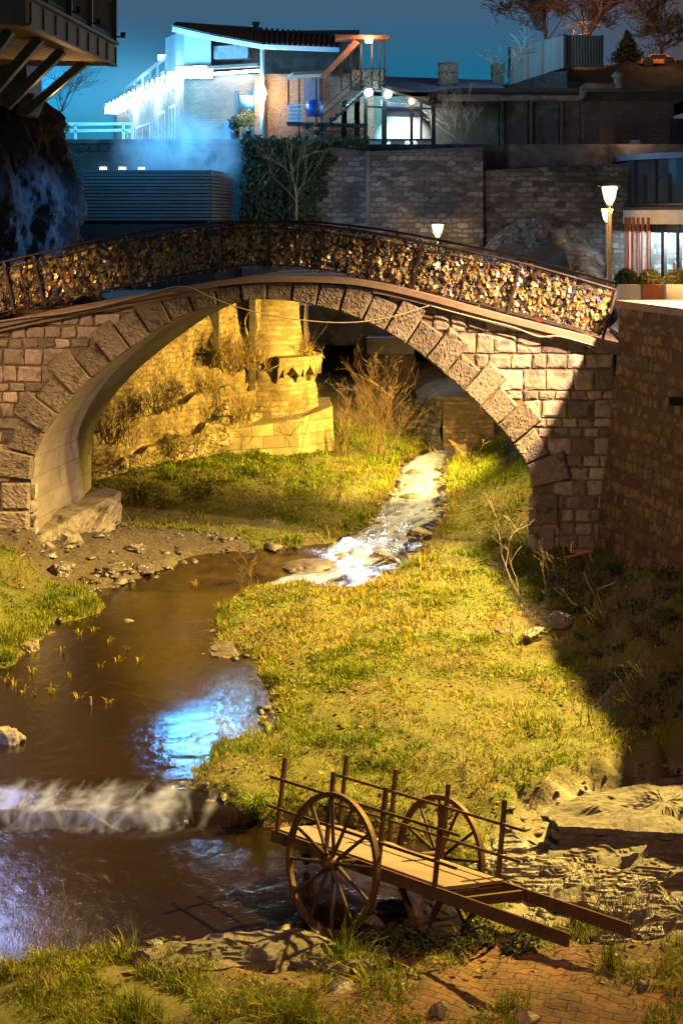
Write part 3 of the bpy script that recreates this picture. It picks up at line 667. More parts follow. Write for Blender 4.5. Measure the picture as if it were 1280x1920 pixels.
def rock_px(px, py, wpx, hpx, label, mat, seed, depth=None, **kw):
    p = GW(px, py); s = p.y / F; w = wpx * s; h = hpx * s * 1.05; d = depth or w * .8
    zb = max(hz(p.x, p.y), p.z - .12)
    return rock('rock', (p.x, p.y + d * .2, zb + h * .22), (w, d, h * 1.35), label, mat, seed, **kw)
rock_px(22, 1392, 72, 50, 'mossy jagged boulder at the left edge of the pool', M['boulder'], 1, rough=.25)
rock_px(238, 1166, 34, 16, 'small pale stone beside the grassy left bank', M['boulder'], 2)
rock_px(52, 1222, 50, 26, 'grey stone at the foot of the left grass bank', M['boulder'], 3)
rock_px(425, 1227, 72, 22, 'flat tan stone at the tip of the dry grass spit', M['paleslab'], 4)
rock_px(716, 1048, 48, 26, 'dark block of stone standing in the white rapids', M['wetrock'], 5)
rock_px(745, 1052, 40, 16, 'low dark stone just right of the block in the rapids', M['wetrock'], 15)
rock_px(782, 1008, 60, 24, 'dark flat rock on the right side of the rapids below the grass tuft', M['wetrock'], 6)
rock_px(866, 862, 36, 26, 'rounded pale boulder at the far bend of the stream', M['boulder'], 7)
rock_px(585, 1068, 120, 26, 'wide mossy rock parting the rapids under the arch', M['wetrock'], 8, depth=1.0)
rock_px(560, 1100, 60, 18, 'low wet rock at the lower lip of the rapids', M['wetrock'], 18)
rock_px(148, 1540, 48, 26, 'small dark rock in the middle of the little waterfall', M['wetrock'], 9)
rock_px(742, 1712, 85, 48, 'dark wet boulder under the cart bed', M['wetrock'], 10)
rock_px(705, 1735, 50, 36, 'brown stone beside the near cart wheel', M['wetrock'], 20)
rock_px(1000, 1232, 60, 30, 'dark broken stone where the lit grass meets the shadow', M['wetrock'], 11)
rock_px(945, 1215, 44, 16, 'small flat dark stone in the trampled grass', M['wetrock'], 21)
rock_px(1050, 1225, 60, 36, 'dark stone in the shaded foot of the slope', M['wetrock'], 31)
def rock_g(px, py, z, wpx, hpx, label, mat, seed, **kw):
    p = G(px, py, z); s = p.y / F; z0 = hz(p.x, p.y)
    return rock('rock', (p.x, p.y, z0 + hpx * s * .3), (wpx * s, wpx * s * .8, hpx * s * 1.3), label, mat, seed, **kw)
rock_g(825, 1902, .2, 48, 38, 'brown cube-like stone at the bottom edge of the brick path', M['boulder'], 12, cut=12)
rock_g(990, 1908, .2, 58, 34, 'stone with a dark side lying at the bottom of the brick path', M['boulder'], 13, cut=12)
rock_g(638, 1848, .2, 30, 16, 'small black stone on the left part of the brick path', M['wetrock'], 14)
rock_g(1204, 1860, .2, 26, 18, 'small dark stone on the right part of the brick path', M['wetrock'], 24)
for i, (px, py, w, h, lb) in enumerate(((208, 1092, 70, 30, 'low brown rock at the waterline below the left pier footing'), (110, 1100, 70, 34, 'rough rock between grass and left pier footing'), (268, 1080, 55, 18, 'small flat rock at the waterline right of the pier footing'), (165, 1104, 46, 22, 'small rock at the water edge below the left pier footing'), (250, 1050, 50, 24, 'rock on the bank just right of the left pier footing'))):
    p = GW(px, py); s = p.y / F
    rock('rock', (p.x, p.y + .2, hz(p.x, p.y + .2) + h * s * .1), (w * s, w * s, h * s * 1.2), lb, M['wetrock'], 40 + i, rough=.22, cut=14)

for i, (px, py, w, h, lb) in enumerate(((40, 1540, 60, 22, 'wet dark rock under the left end of the little waterfall'), (112, 1538, 44, 20, 'wet dark rock between two streams of the little waterfall'), (258, 1540, 54, 22, 'wet dark rock at the foot of the right stream of the little waterfall'), (345, 1542, 50, 22, 'wet dark rock at the right end of the little waterfall'), (85, 1490, 40, 14, 'wet rock just above the left lip of the little waterfall'),
        (700, 985, 40, 18, 'wet rock at the left edge of the rapids under the arch'), (765, 935, 50, 20, 'low wet rock in mid stream under the arch'), (815, 960, 36, 16, 'wet rock on the right edge of the rapids under the arch'), (640, 1045, 44, 18, 'wet rock beside the broad mossy rock in the rapids'), (775, 890, 44, 18, 'wet rock parting the far white water'), (822, 905, 30, 14, 'small wet rock at the far right edge of the white water'), (690, 1085, 60, 18, 'low wet rock at the near right lip of the rapids'))):
    rock_px(px, py, w, h, lb, M['wetrock'], 70 + i)
# layered rock slabs on the right by the cart
def slab(pts, z, h, layers, label, mat, seed):
    r = random.Random(seed); mb = MB(); poly = [G(a, b, z) for a, b in pts]
    den = []
    for i in range(len(poly)):
        p, q = poly[i], poly[(i + 1) % len(poly)]; n = max(2, int((q - p).length / .05))
        den += [p.lerp(q, k / n) for k in range(n)]
    c = sum(den, Vector()) / len(den); n = len(den)
    rings = []; zz = z
    for L in range(layers):
        hgt = h / layers * r.uniform(.7, 1.3); ph = r.uniform(0, 100)
        off = r.uniform(-.05, .03) if L else 0
        for e in (0, 1):
            ring = []
            for i, p in enumerate(den):
                d = (p - c); k = 1 + (off + .04 * float(fbm(i * .13 + ph, L * 3.1, 0, 3)) + .02 * r.uniform(-1, 1)) 
                ring.append(Vector((c.x + d.x * k, c.y + d.y * k, zz - e * hgt)))
            rings.append(ring)
        zz -= hgt
    vs = [p for rg in rings for p in rg]
    fs = [(i * n + k, i * n + (k + 1) % n, (i + 1) * n + (k + 1) % n, (i + 1) * n + k) for i in range(len(rings) - 1) for k in range(n)]
    # rippled top made of concentric rings
    m = 18; base = len(vs)
    for j in range(1, m):
        t = 1 - j / m
        for k in range(n):
            p = c + (rings[0][k] - c) * t
            hgt = .085 * float(fbm(p.x * 1.9, p.y * 5.0, seed, 5)); hgt = round(hgt / .028) * .028 * .85 + hgt * .15
            vs.append(Vector((p.x, p.y, z + hgt)))
    for j in range(m - 1):
        o0 = 0 if j == 0 else base + (j - 1) * n; o1 = base + j * n
        fs += [(o0 + k, o1 + k, o1 + (k + 1) % n, o0 + (k + 1) % n) for k in range(n)]
    vs.append(Vector((c.x, c.y, z))); fs += [(base + (m - 2) * n + k, len(vs) - 1, base + (m - 2) * n + (k + 1) % n) for k in range(n)]
    mb.add(vs, fs); return tag(mb.build('flat_rock', mat, uv=False), label, 'rock')
slab([(1022, 1528), (1060, 1500), (1150, 1478), (1290, 1452), (1400, 1470), (1400, 1580), (1290, 1562), (1200, 1560), (1110, 1552), (1040, 1550)], .42, .5, 5, 'big flat pale rock slab at the right with a dark broken front edge', M['paleslab'], 1)
rs_ = random.Random(12)
for i in range(34):
    for _ in range(40):
        px, py = rs_.uniform(945, 1300), rs_.uniform(1572, 1770)
        if py > 1690 and px < 1120 + (py - 1690) * .6: continue
        if py < 1590 and px > 1010: continue
        break
    w, h = rs_.uniform(40, 105), rs_.uniform(10, 22); n = rs_.randint(5, 8); a0 = rs_.uniform(0, 6)
    pts = [(px + w * math.cos(a0 - k * 6.283 / n) * rs_.uniform(.75, 1.2), py + h * math.sin(a0 - k * 6.283 / n) * rs_.uniform(.7, 1.25)) for k in range(n)]
    slab(pts, .07 + rs_.uniform(0, .10) + max(0, 1650 - py) * .0012, .2, 2, 'small broken piece of wet layered rock between the cart shafts and the big slab', M['wetrock'] if i % 3 else M['paleslab'], 20 + i)['group'] = 'broken rock ledges by the cart'
slab([(245, 1796), (330, 1770), (430, 1762), (540, 1772), (520, 1800), (400, 1820), (300, 1822)], .20, .16, 2, 'pale flat rock shelf at the near edge of the lower pool', M['paleslab'], 6)
slab([(540, 1800), (600, 1770), (690, 1778), (720, 1805), (640, 1822)], .19, .15, 2, 'cracked rock shelf below the near cart wheel', M['paleslab'], 7)

# ================================================================== BRIDGE
D = 35.3; KS = 0.17; BW = 4.1          # face distance, skew of the passage, depth of the bridge
def B(px, py, dy=0.0): return P(px, py, D) + Vector((KS * dy, dy, 0))
INTR = [(58, 900), (65, 850), (88, 806), (122, 760), (155, 725), (207, 682), (240, 657), (300, 615), (370, 582), (435, 566), (490, 561), (560, 566), (640, 585), (670, 596), (720, 620), (790, 665), (855, 720), (910, 772), (960, 830), (985, 868), (998, 915)]
def catmull(pts, per):
    o = []; n = len(pts)
    for i in range(n - 1):
        p0 = np.array(pts[max(i - 1, 0)], float); p1 = np.array(pts[i], float); p2 = np.array(pts[i + 1], float); p3 = np.array(pts[min(i + 2, n - 1)], float)
        for k in range(per):
            t = k / per
            o.append(.5 * ((2 * p1) + (-p0 + p2) * t + (2 * p0 - 5 * p1 + 4 * p2 - p3) * t * t + (-p0 + 3 * p1 - 3 * p2 + p3) * t ** 3))
    o.append(np.array(pts[-1], float)); return np.array(o)
IC = catmull(INTR, 8)
s_ = np.concatenate([[0], np.cumsum(np.hypot(*np.diff(IC, axis=0).T))])
def ic(t):   # smoothed curve by arc length
    return np.stack([np.interp(t, s_, IC[:, 0]), np.interp(t, s_, IC[:, 1])], -1)
ts = np.linspace(0, s_[-1], 121); IS = ic(ts)
for _ in range(6): IS[1:-1] = .25 * IS[:-2] + .5 * IS[1:-1] + .25 * IS[2:]
DLX = [-260, -150, 0, 150, 300, 410, 500, 620, 700, 790, 950, 1140, 1200]; DLY = [668, 640, 603, 572, 545, 526, 518, 519, 528, 548, 592, 640, 656]
def deck_y(x): return float(np.interp(x, DLX, DLY))
dls = catmull(list(zip(DLX, DLY)), 6)
bridge = thing('stone_bridge', 'arched stone footbridge covered with padlocks across the stream', 'bridge', P(528, 1010, D + 1.5))
# body
top = lambda x: float(np.interp(x, dls[:, 0], dls[:, 1])) + 10
cols = [(-260, 1060), (-160, 1060), (-60, 1055), (20, 1050)] + [(57.0, 1040)] + [(float(p[0]), float(p[1])) for p in IS] + [(1000.0, 1060), (1060, 1065), (1150, 1070)]
mb = MB()
fr_b = [B(x, y, .05) for x, y in cols]; fr_t = [B(x, top(x), .05) for x, y in cols]; bk_b = [B(x, y, BW) for x, y in cols]; bk_t = [B(x, top(x), BW) for x, y in cols]
mb.grid([fr_b, fr_t]); mb.grid([bk_t, bk_b]); mb.grid([fr_t, bk_t])
mb.build('wall', M['mortar'], bridge)
mb = MB()
soff = [(57.0, 1060)] + [(57.5, 980)] + [(float(p[0]), float(p[1])) for p in IS] + [(999.5, 980), (1000.0, 1070)]
mb.grid([[B(x, y, .03 + (BW - .03) * k / 4) for x, y in soff] for k in range(5)])
me_v = mb.build('vault', M['vault'], bridge, uv=True)
# unroll the vault so its courses follow the barrel
uvl = me_v.data.uv_layers[0]; arc = np.concatenate([[0], np.cumsum([math.dist(soff[i], soff[i + 1]) for i in range(len(soff) - 1)])]) * D / F
for lp in me_v.data.loops:
    i = lp.vertex_index; uvl.data[lp.index].uv = (BW * (i // len(soff)) / 4, float(arc[i % len(soff)]))
# rough footing under the left pier
mb = MB(); tl = catmull([(-80, 1022, -.55), (30, 1018, -.5), (62, 1014, -.3), (84, 1000, .5), (112, 984, 1.5), (150, 966, 2.9)], 10); bl = catmull([(-80, 1088, 0), (40, 1092, 0), (112, 1100, 0), (180, 1100, 0), (214, 1082, 0), (226, 1030, 0)], 10)
rows = []
for j in range(22):
    v = j / 21; row = []
    for i in range(len(tl)):
        p = B(tl[i][0], tl[i][1], tl[i][2]); g_ = GW(bl[i][0], bl[i][1], -.1); q = p.lerp(g_, v); q.z = lerp(p.z, g_.z, v ** .8)
        st = .17 * float(fbm(q.x * 2.6, q.y * 2.6, q.z * 3.5, 4)) * math.sin(math.pi * min(1, v * 1.5 + .1)); q += Vector((.6, -1, .8)) * (st + .05 * abs(float(vn(q.x * 6, q.y * 6, q.z * 7)))); row.append(q)
    rows.append(row)
cap = [p + Vector((-.5, .5, .03)) for p in rows[0]]
mb.grid(([cap] + rows)[::-1]); mb.build('pier_footing', M['boulder'], bridge, uv=False)
# voussoirs
mb = MB(); N = 27
tb = np.linspace(0, s_[-1], N + 1); r = random.Random(3)
nrm = []
def inorm(t):
    e = ic(np.array([max(t - 14, 0), min(t + 14, s_[-1])])); d = e[1] - e[0]; d /= np.hypot(*d) + 1e-9
    return np.array([d[1], -d[0]])
def stone_block(mb, quad, dy0, dy1, inset, jit=0.0, nn=5, fq=3):
    """cushioned block: quad in photo pixels (4 corners), front bulging from dy0 towards dy1"""
    q = [np.array(p, float) for p in quad]; rows = []
    sd_ = r.uniform(0, 99)
    for i in range(nn + 1):
        row = []
        for j in range(nn + 1):
            u, v = i / nn, j / nn
            p = (q[0] * (1 - u) + q[1] * u) * (1 - v) + (q[3] * (1 - u) + q[2] * u) * v
            e = min(u, 1 - u, v, 1 - v)
            bulge = 0 if e == 0 else (dy1 + jit * float(vn(u * fq + sd_, v * fq, sd_)))
            # slightly wavering outline
            w = inset * (float(vn(u * 2.3 + sd_, v * 2.3 + 5, 1.0)))
            if e == 0: row.append(B(p[0] + w, p[1] + w * .7, dy0 - .4 * (dy0 - dy1)))
            else: row.append(B(p[0], p[1], bulge))
        rows.append(row)
    mb.grid(rows[::-1])
    # sides back into the wall
    ring = [rows[i][0] for i in range(nn + 1)] + [rows[nn][j] for j in range(1, nn + 1)] + [rows[i][nn] for i in range(nn - 1, -1, -1)] + [rows[0][j] for j in range(nn - 1, 0, -1)]
    back = [p + Vector((KS * .16, .16, 0)) for p in ring]; m = len(ring)
    mb.add(ring + back, [(i, (i + 1) % m, m + (i + 1) % m, m + i) for i in range(m)])
def vq(i):
    a0, a1 = tb[i] + 1.2, tb[i + 1] - 1.2; pa, pb = ic(np.array([a0, a1])); na, nb = inorm(a0), inorm(a1)
    T = (52 if i % 2 else 72) * r.uniform(.94, 1.06)
    oa, ob = pa + na * T, pb + nb * T
    for o, p, n_ in ((oa, pa, na), (ob, pb, nb)):
        for _ in range(40):
            if o[1] < top(o[0]) + 1: o -= n_ * 2
    return [pa, pb, ob, oa]
VQ = [vq(i) for i in range(N)]
for i, qd in enumerate(VQ): stone_block(mb, qd, .02, -.05 if i % 2 else -.075, 1.4, .016, 20, 22)
for qd in ([(4, 905), (56, 905), (56, 955), (4, 955)], [(-46, 958), (56, 958), (56, 1012), (-46, 1012)], [(-46, 905), (1, 905), (1, 955), (-46, 955)],
           [(1001, 925), (1046, 925), (1046, 985), (1001, 985)], [(1001, 988), (1040, 988), (1040, 1045), (1001, 1045)], [(990, 1047), (1062, 1047), (1062, 1075), (990, 1075)]):
    stone_block(mb, [qd[3], qd[2], qd[1], qd[0]], .02, -.05, 1.4, .016, 15, 18)
mb.build('arch_ring', M['vouss'], bridge)
# squared rubble of the spandrels
EXT = np.array([(np.array(ic(np.array([t]))[0]) + inorm(t) * 56) for t in np.linspace(0, s_[-1], 240)])
ap = int(np.argmin(IS[:, 1])); apx = float(IS[ap, 0])
def ext_x(y, left):
    m = EXT[EXT[:, 0] < apx] if left else EXT[EXT[:, 0] > apx]
    if y > m[:, 1].max(): return 52.0 if left else 1004.0
    k = np.abs(m[:, 1] - y).argmin(); return float(m[k, 0])
for left in (True, False):
    mb = MB(); y = 1070.0 if not left else 1052.0
    while y > 500:
        hgt = r.choice((18, 21, 24, 27, 32)) if left else r.choice((18, 22, 25, 29, 34, 40))
        y0, y1 = y - hgt, y
        if left: xa, xb = -200, min(ext_x(y0, True), ext_x(y1, True)) + 16
        else: xa, xb = max(ext_x(y0, False), ext_x(y1, False)) - 16, 1150
        x = xa + (r.uniform(-20, 0) if left else 0)
        while x < xb - 8:
            w = hgt * r.uniform(.75, 1.55); 
            if w < 24: w = 30
            x1 = min(x + w, xb)
            if xb - x1 < 18: x1 = xb
            g = 2.0
            yy0 = [max(y0 + r.uniform(-1, 1), top(x) + 3), max(y0 + r.uniform(-1, 1), top(x1) + 3)]
            split = (not left) and hgt > 40 and r.random() < .45
            parts = [(yy0, y1)] if not split else [(yy0, y1 - hgt * .5), ([max(y1 - hgt * .5, yy0[0]), max(y1 - hgt * .5, yy0[1])], y1)]
            for ya, yb in parts:
                if yb - max(ya) > 7:
                    stone_block(mb, [(x + g, yb - g), (x1 - g, yb - g), (x1 - g, ya[1] + g), (x + g, ya[0] + g)], .032, .022 - r.uniform(0, .02), 2.4, .012, 7, 6)
            x = x1
        y = y0
    mb.build('spandrel', M['stone'], bridge)
# deck, coping
DX = [float(v) for v in dls[:, 0]]
dk = [(x, float(np.interp(x, dls[:, 0], dls[:, 1]))) for x in DX]
mb = MB()
mb.grid([[B(x, y + 4, .30) for x, y in dk], [B(x, y + 4, BW - .3) for x, y in dk]])
ob = mb.build('deck', M['plank'], bridge)
uvl = ob.data.uv_layers[0]; n_ = len(dk); al = np.concatenate([[0], np.cumsum([math.dist(dk[i], dk[i + 1]) for i in range(n_ - 1)])]) * D / F
for lp in ob.data.loops: uvl.data[lp.index].uv = (float(al[lp.vertex_index % n_]), 4.0 * (lp.vertex_index // n_))
for d0, d1 in ((-.16, .30), (BW - .3, BW + .16)):
    mb = MB()
    a_ = [B(x, y, d0) for x, y in dk]; b_ = [B(x, y, d1) for x, y in dk]; c_ = [B(x, y + 11, d0) for x, y in dk]; e_ = [B(x, y + 11, d1) for x, y in dk]
    mb.grid([a_, b_]); mb.grid([c_, a_]); mb.grid([b_, e_]); mb.grid([e_, c_])
    mb.build('coping', M['coping'], bridge)
# a second, thinner board course under the coping on the approach sides
mb = MB()
kk = [(x, y) for x, y in dk if x < 420]; mb.grid([[B(x, y + 19, -.09) for x, y in kk], [B(x, y + 11, -.09) for x, y in kk]]); mb.grid([[B(x, y + 19, .05) for x, y in kk], [B(x, y + 19, -.09) for x, y in kk]])
kk = [(x, y) for x, y in dk if x > 690]; mb.grid([[B(x, y + 21, -.10) for x, y in kk], [B(x, y + 11, -.10) for x, y in kk]]); mb.grid([[B(x, y + 21, .05) for x, y in kk], [B(x, y + 21, -.10) for x, y in kk]])
mb.build('string_course', M['coping'], bridge)
# railings
RT = catmull([(-260, 560), (-150, 531), (0, 491), (55, 478), (228, 440), (410, 418), (500, 416), (600, 424), (700, 438), (790, 455), (975, 494), (1155, 545)], 8)
RB = catmull([(-240, 648), (-130, 620), (20, 585), (77, 570), (245, 537), (413, 506), (500, 500), (597, 508), (690, 526), (770, 548), (950, 588), (1130, 632)], 8)
def rail_pt(u, v, dy):   # u along 0..1, v 0 bottom .. 1 top
    i = u * (len(RT) - 1); k = min(int(i), len(RT) - 2); f = i - k
    t = RT[k] * (1 - f) + RT[k + 1] * f; b = RB[k] * (1 - f) + RB[k + 1] * f
    p = b * (1 - v) + t * v; return B(p[0], p[1], dy)
NU = 90
for nm, dy in (('near', .34), ('far', BW - .34)):
    hand = MB(); hand.tube([rail_pt(i / NU, 1, dy) for i in range(NU + 1)], .028, 8)
    rl = hand.build('railing', M['rail'], bridge, smooth=True)
    for v, rad, name in ((.86, .014, 'mid_rail'), (.04, .018, 'bottom_rail')):
        mm = MB(); mm.tube([rail_pt(i / NU, v, dy + (-.10 if nm == 'near' else .1)) for i in range(NU + 1)], rad, 6); mm.build(name, M['rail'], rl, smooth=True)
    for i in range(2, 12):
        u = i / 11; pm = MB(); dp = dy - .13 if nm == 'near' else dy + .13; pm.beam(rail_pt(u, -.05, dp), rail_pt(u, 1, dp), .055, .05, (0, 1, 0)); pm.build('post', M['rail'], rl)
        if i < 11 and nm == 'near':
            pm = MB(); u2 = (i + .52) / 11; pm.beam(rail_pt(u2, .0, dy - .13), rail_pt(u2, .86, dy - .13), .026, .022, (0, 1, 0)); pm.build('bar', M['rail'], rl)
    wm = MB()
    for i in range(60):
        for s in (0, 1):
            u0 = i / 60; u1 = (i + 1) / 60; wm.beam(rail_pt(u0, .04 if s else .86, dy), rail_pt(u1, .86 if s else .04, dy), .006, .006)
    wm.build('wire_mesh', M['black'], rl)
# end post plate on the right
# ------------------------------------------------------------------ padlocks
def lockmat(name, c, metal=.45, rough=.38):
    a = NT(name); ri = a.n('NewGeometry').outputs['Random Per Island']; n = a.noise(a.coord(), 30, 3)
    cc = a.mix(a.ramp(ri, [(.1, 0), (.9, 1)]), tuple(x * .45 for x in c), c); cc = a.mix(a.math('MULTIPLY', n, .5), cc, tuple(x * .3 for x in c))
    return a.fin(cc, rough, None, metal, .5)
LM = [lockmat('brass_lock', (.80, .56, .22)), lockmat('steel_lock', (.55, .53, .5)), lockmat('dark_lock', (.10, .085, .07), .3, .5), lockmat('red_lock', (.45, .06, .04), .1), lockmat('blue_lock', (.05, .10, .4), .1)]
def lock_verts(w, h, d):
    v = []; fs = []
    def bx(x0, x1, y0, y1, z0, z1, ch=.0):
        b = len(v)
        v.extend([(x0, y0, z0), (x1, y0, z0), (x1, y1, z0), (x0, y1, z0), (x0, y0, z1 - ch), (x1, y0, z1 - ch), (x1, y1, z1 - ch), (x0, y1, z1 - ch), (x0 + ch, y0, z1), (x1 - ch, y0, z1), (x1 - ch, y1, z1), (x0 + ch, y1, z1)])
        fs.extend([tuple(b + i for i in f) for f in ((3, 2, 1, 0), (0, 1, 5, 4), (1, 2, 6, 5), (2, 3, 7, 6), (3, 0, 4, 7), (4, 5, 9, 8), (6, 7, 11, 10), (5, 6, 10, 9), (7, 4, 8, 11), (8, 9, 10, 11))])
    bx(-w / 2, w / 2, -d / 2, d / 2, -h, -h * .35, w * .12)
    # shackle: half ring of square section
    R_, t = w * .34, w * .09; b = len(v)
    pts = [(-R_, -h * .35), (-R_, -h * .1), (-R_ * .7, h * .06), (0, h * .13), (R_ * .7, h * .06), (R_, -h * .1), (R_, -h * .35)]
    for i, (x, z) in enumerate(pts):
        nx_ = x / R_ * t; nz = t if 1 < i < 5 else 0
        v.extend([(x - nx_, -t, z - nz), (x + nx_, -t, z + nz), (x + nx_, t, z + nz), (x - nx_, t, z - nz)])
    for i in range(len(pts) - 1):
        for k in range(4): fs.append((b + i * 4 + k, b + i * 4 + (k + 1) % 4, b + i * 4 + 4 + (k + 1) % 4, b + i * 4 + 4 + k))
    return np.array(v), fs
LOCKS = [lock_verts(.06, .085, .022), lock_verts(.048, .07, .02), lock_verts(.075, .075, .025)]
def lock_xf(u, v, dy, sc):
    p = rail_pt(u, v, dy)
    ry = r.gauss(0, .55); rz = r.uniform(-1.0, 1.0); rx = r.gauss(0, .25)
    return p, (Matrix.Rotation(rz, 3, 'Z') @ Matrix.Rotation(ry, 3, 'Y') @ Matrix.Rotation(rx, 3, 'X')) * sc
mass = MB()
for nm, dy, cnt in (('near', .34, 7600), ('far', BW - .34, 1500)):
    for i in range(cnt):
        u = r.uniform(.10, .995); v = r.uniform(.10, .92) if r.random() < .9 else r.uniform(.04, .95)
        p, R = lock_xf(u, v, dy + r.uniform(-.055, .05), r.uniform(.9, 1.45)); LV, LF = LOCKS[r.randrange(3)]
        mi = r.choices((0, 1, 2, 3, 4), (.52, .13, .29, .03, .03))[0]
        mass.add([p + R @ Vector(q) for q in LV], LF, mi)
o = mass.build('padlock_mass', LM, uv=False); tag(o, 'thousands of padlocks crammed onto the mesh of both bridge railings', 'padlocks', kind='stuff')
proto = {}
for k in range(300):
    u = lerp(.64, .99, math.sqrt(r.random())); v = r.uniform(.10, .86); p, R = lock_xf(u, v, .34 - .075 - r.uniform(0, .02), r.uniform(1.0, 1.45))
    kind = r.choices((0, 1, 2), (.68, .17, .15))[0]; sh = r.randrange(3)
    if (kind, sh) not in proto:
        me = bpy.data.meshes.new('padlock'); me.from_pydata(LOCKS[sh][0].tolist(), [], LOCKS[sh][1]); me.materials.append(LM[kind]); proto[kind, sh] = me
    o = bpy.data.objects.new('padlock', proto[kind, sh]); SC.collection.objects.link(o)
    o.matrix_world = Matrix.Translation(p) @ R.to_4x4()
    tag(o, ('small brass padlock hooked on the right half of the bridge railing', 'small silvery padlock hooked on the right half of the bridge railing', 'small dark padlock hooked on the right half of the bridge railing')[kind], 'padlock', ('brass', 'silvery', 'dark')[kind] + ' padlocks on the bridge railing')
# cable slung across the arch
mb = MB(); cp = catmull([(-60, 612), (40, 596), (150, 582), (260, 556), (345, 536), (400, 556), (450, 575), (520, 592), (600, 602), (670, 603), (740, 592), (806, 572)], 8)
mb.tube([B(x, y, -.22) for x, y in cp], .013, 6); tag(mb.build('cable', M['cable'], smooth=True), 'pale loose cable sagging across the top of the bridge arch', 'cable')
mb = MB(); cp = catmull([(806, 572), (880, 592), (960, 612), (1010, 630), (1050, 630), (1130, 652)], 6)
mb.tube([B(x, y, -.16) for x, y in cp], .016, 6); tag(mb.build('cable', M['cable'], smooth=True), 'cable clipped under the coping at the right end of the bridge', 'cable')

# ================================================================== RIGHT RETAINING WALL
rw = thing('retaining_wall', 'tall dark rubble retaining wall at the right end of the bridge', 'wall', (6.6, 30, 1))
TP = [(6.10, 35.05), (6.85, 32.1), (7.05, 29.0), (7.25, 26), (7.3, 24.4)]
mb = MB(); rows = []
for k in range(19):
    t = k / 18; z = 6.05 * (1 - t) - .3 * t; row = []
    for j in range(len(TP) - 1):
        for m in range(8):
            x = lerp(TP[j][0], TP[j + 1][0], m / 8); y = lerp(TP[j][1], TP[j + 1][1], m / 8)
            row.append(Vector((x - .62 * t + .05 * float(fbm(y * 1.2, z * 1.2, 4, 4)), y, z)))
    rows.append(row)
mb.grid([rw_ for rw_ in rows])
# end face against the bridge
mb.grid([[Vector((rows[k][0].x, rows[k][0].y, rows[k][0].z)), Vector((rows[k][0].x + 1.4, rows[k][0].y + .25, rows[k][0].z))] for k in range(19)])
mb.build('masonry', M['rightbrick'], rw, smooth=True)
mb = MB(); cpn = [Vector((x - .10, y + (.1 if i == 0 else 0), 6.05)) for i, (x, y) in enumerate(TP)]; cpo = [Vector((7.9 + .02 * i, y + (.3 if i == 0 else 0), 6.05)) for i, (x, y) in enumerate(TP)]
up = Vector((0, 0, .16)); mb.grid([cpn, [p + up for p in cpn]]); mb.grid([[p + up for p in cpn], [p + up for p in cpo]]); mb.add([cpn[0], cpo[0], cpo[0] + up, cpn[0] + up], [(0, 3, 2, 1)])
mb.build('coping', M['coping'], rw)
mb = MB(); q = P(1266, 752, 31.6); mb.box(q, (.34, .3, .15)); mb.beam(q + Vector((.1, 0, .0)), q + Vector((.5, 0, .05)), .05, .05)
tag(mb.build('wall_light', M['black'], bevel=.015), 'small black light box fixed to the retaining wall', 'wall light')
mb = MB(); hp = [P(1008, 1056, 35.0), P(1040, 1050, 34.9), P(1075, 1042, 34.8), P(1103, 1033, 34.7), P(1108, 1048, 34.5), P(1116, 1064, 34.3)]
mb.tube(hp, .028, 8); tag(mb.build('hose', M['hose'], smooth=True), 'orange hose bent over the ground at the right pier', 'hose')
mb = MB(); hp = [P(1236, 1150, 27.5), P(1258, 1166, 27.2), P(1290, 1176, 26.9), P(1340, 1190, 26.5)]
mb.tube(hp, .025, 8); tag(mb.build('pipe', M['terra'], smooth=True), 'reddish thin pipe lying on the shaded slope at the right', 'pipe')

# ================================================================== HANDCART
Cn = Vector((-.108, 18.0, .75))
ea = Vector((1.3, 1.15, -.34)).normalized(); eb = Vector((.66, -.745, .06)); eb = (eb - ea * eb.dot(ea)).normalized(); en = eb.cross(ea) * -1
if en.z < 0: en = -en
def Q(s, t, h): return Cn + ea * s + eb * t + en * h
cart = thing('handcart', 'old rusty two-wheeled handcart with stake sides standing at the stream edge', 'cart', (.6, 18.4, 0))
S0, S1, T0, T1, TS = .40, 1.36, -1.47, 1.36, 3.12
mb = MB(); mb.hexa([Q(S0, T0, .0), Q(S1, T0, .0), Q(S1, T1, .0), Q(S0, T1, .0), Q(S0, T0, .045), Q(S1, T0, .045), Q(S1, T1, .045), Q(S0, T1, .045)][:])
bed_ = mb.build('bed', M['cartwood'], cart, bevel=.006)
for s in (S0 - .022, S1 + .022):
    mb = MB(); mb.beam(Q(s, T0 - .03, -.045), Q(s, TS, -.045), .04, .135, en); mb.build('shaft', M['iron'], cart, bevel=.006)
mb = MB()
for t in (T0, -.55, .35, T1 - .02): mb.beam(Q(S0, t, -.075), Q(S1, t, -.075), .05, .11, en)
mb.beam(Q(S0, T1 + .28, -.05), Q(S1, T1 + .28, -.05), .045, .10, en)
mb.build('cross_beam', M['iron'], cart)
for s in (S0 - .03, S1 + .03):
    for i in range(4):
        t = -1.40 + i * .885; mb = MB(); mb.beam(Q(s, t, -.10), Q(s, t, .88), .048, .042, ea); mb.build('stake', M['iron'], cart, bevel=.004)
    for h in (.285, .62):
        mb = MB(); mb.beam(Q(s + (.03 if s > 1 else -.03) * 0 - .035, T0 - .14, h), Q(s - .035, T1 + .22, h), .024, .032, en); mb.build('side_rail', M['iron'], cart, bevel=.003)
mb = MB(); mb.tube([Q(-.10, 0, 0), Q(1.87, 0, 0)], .028, 10); mb.build('axle', M['iron'], cart, smooth=True)
for t, h0 in ((-.06, 0), (.06, 0)):
    pass
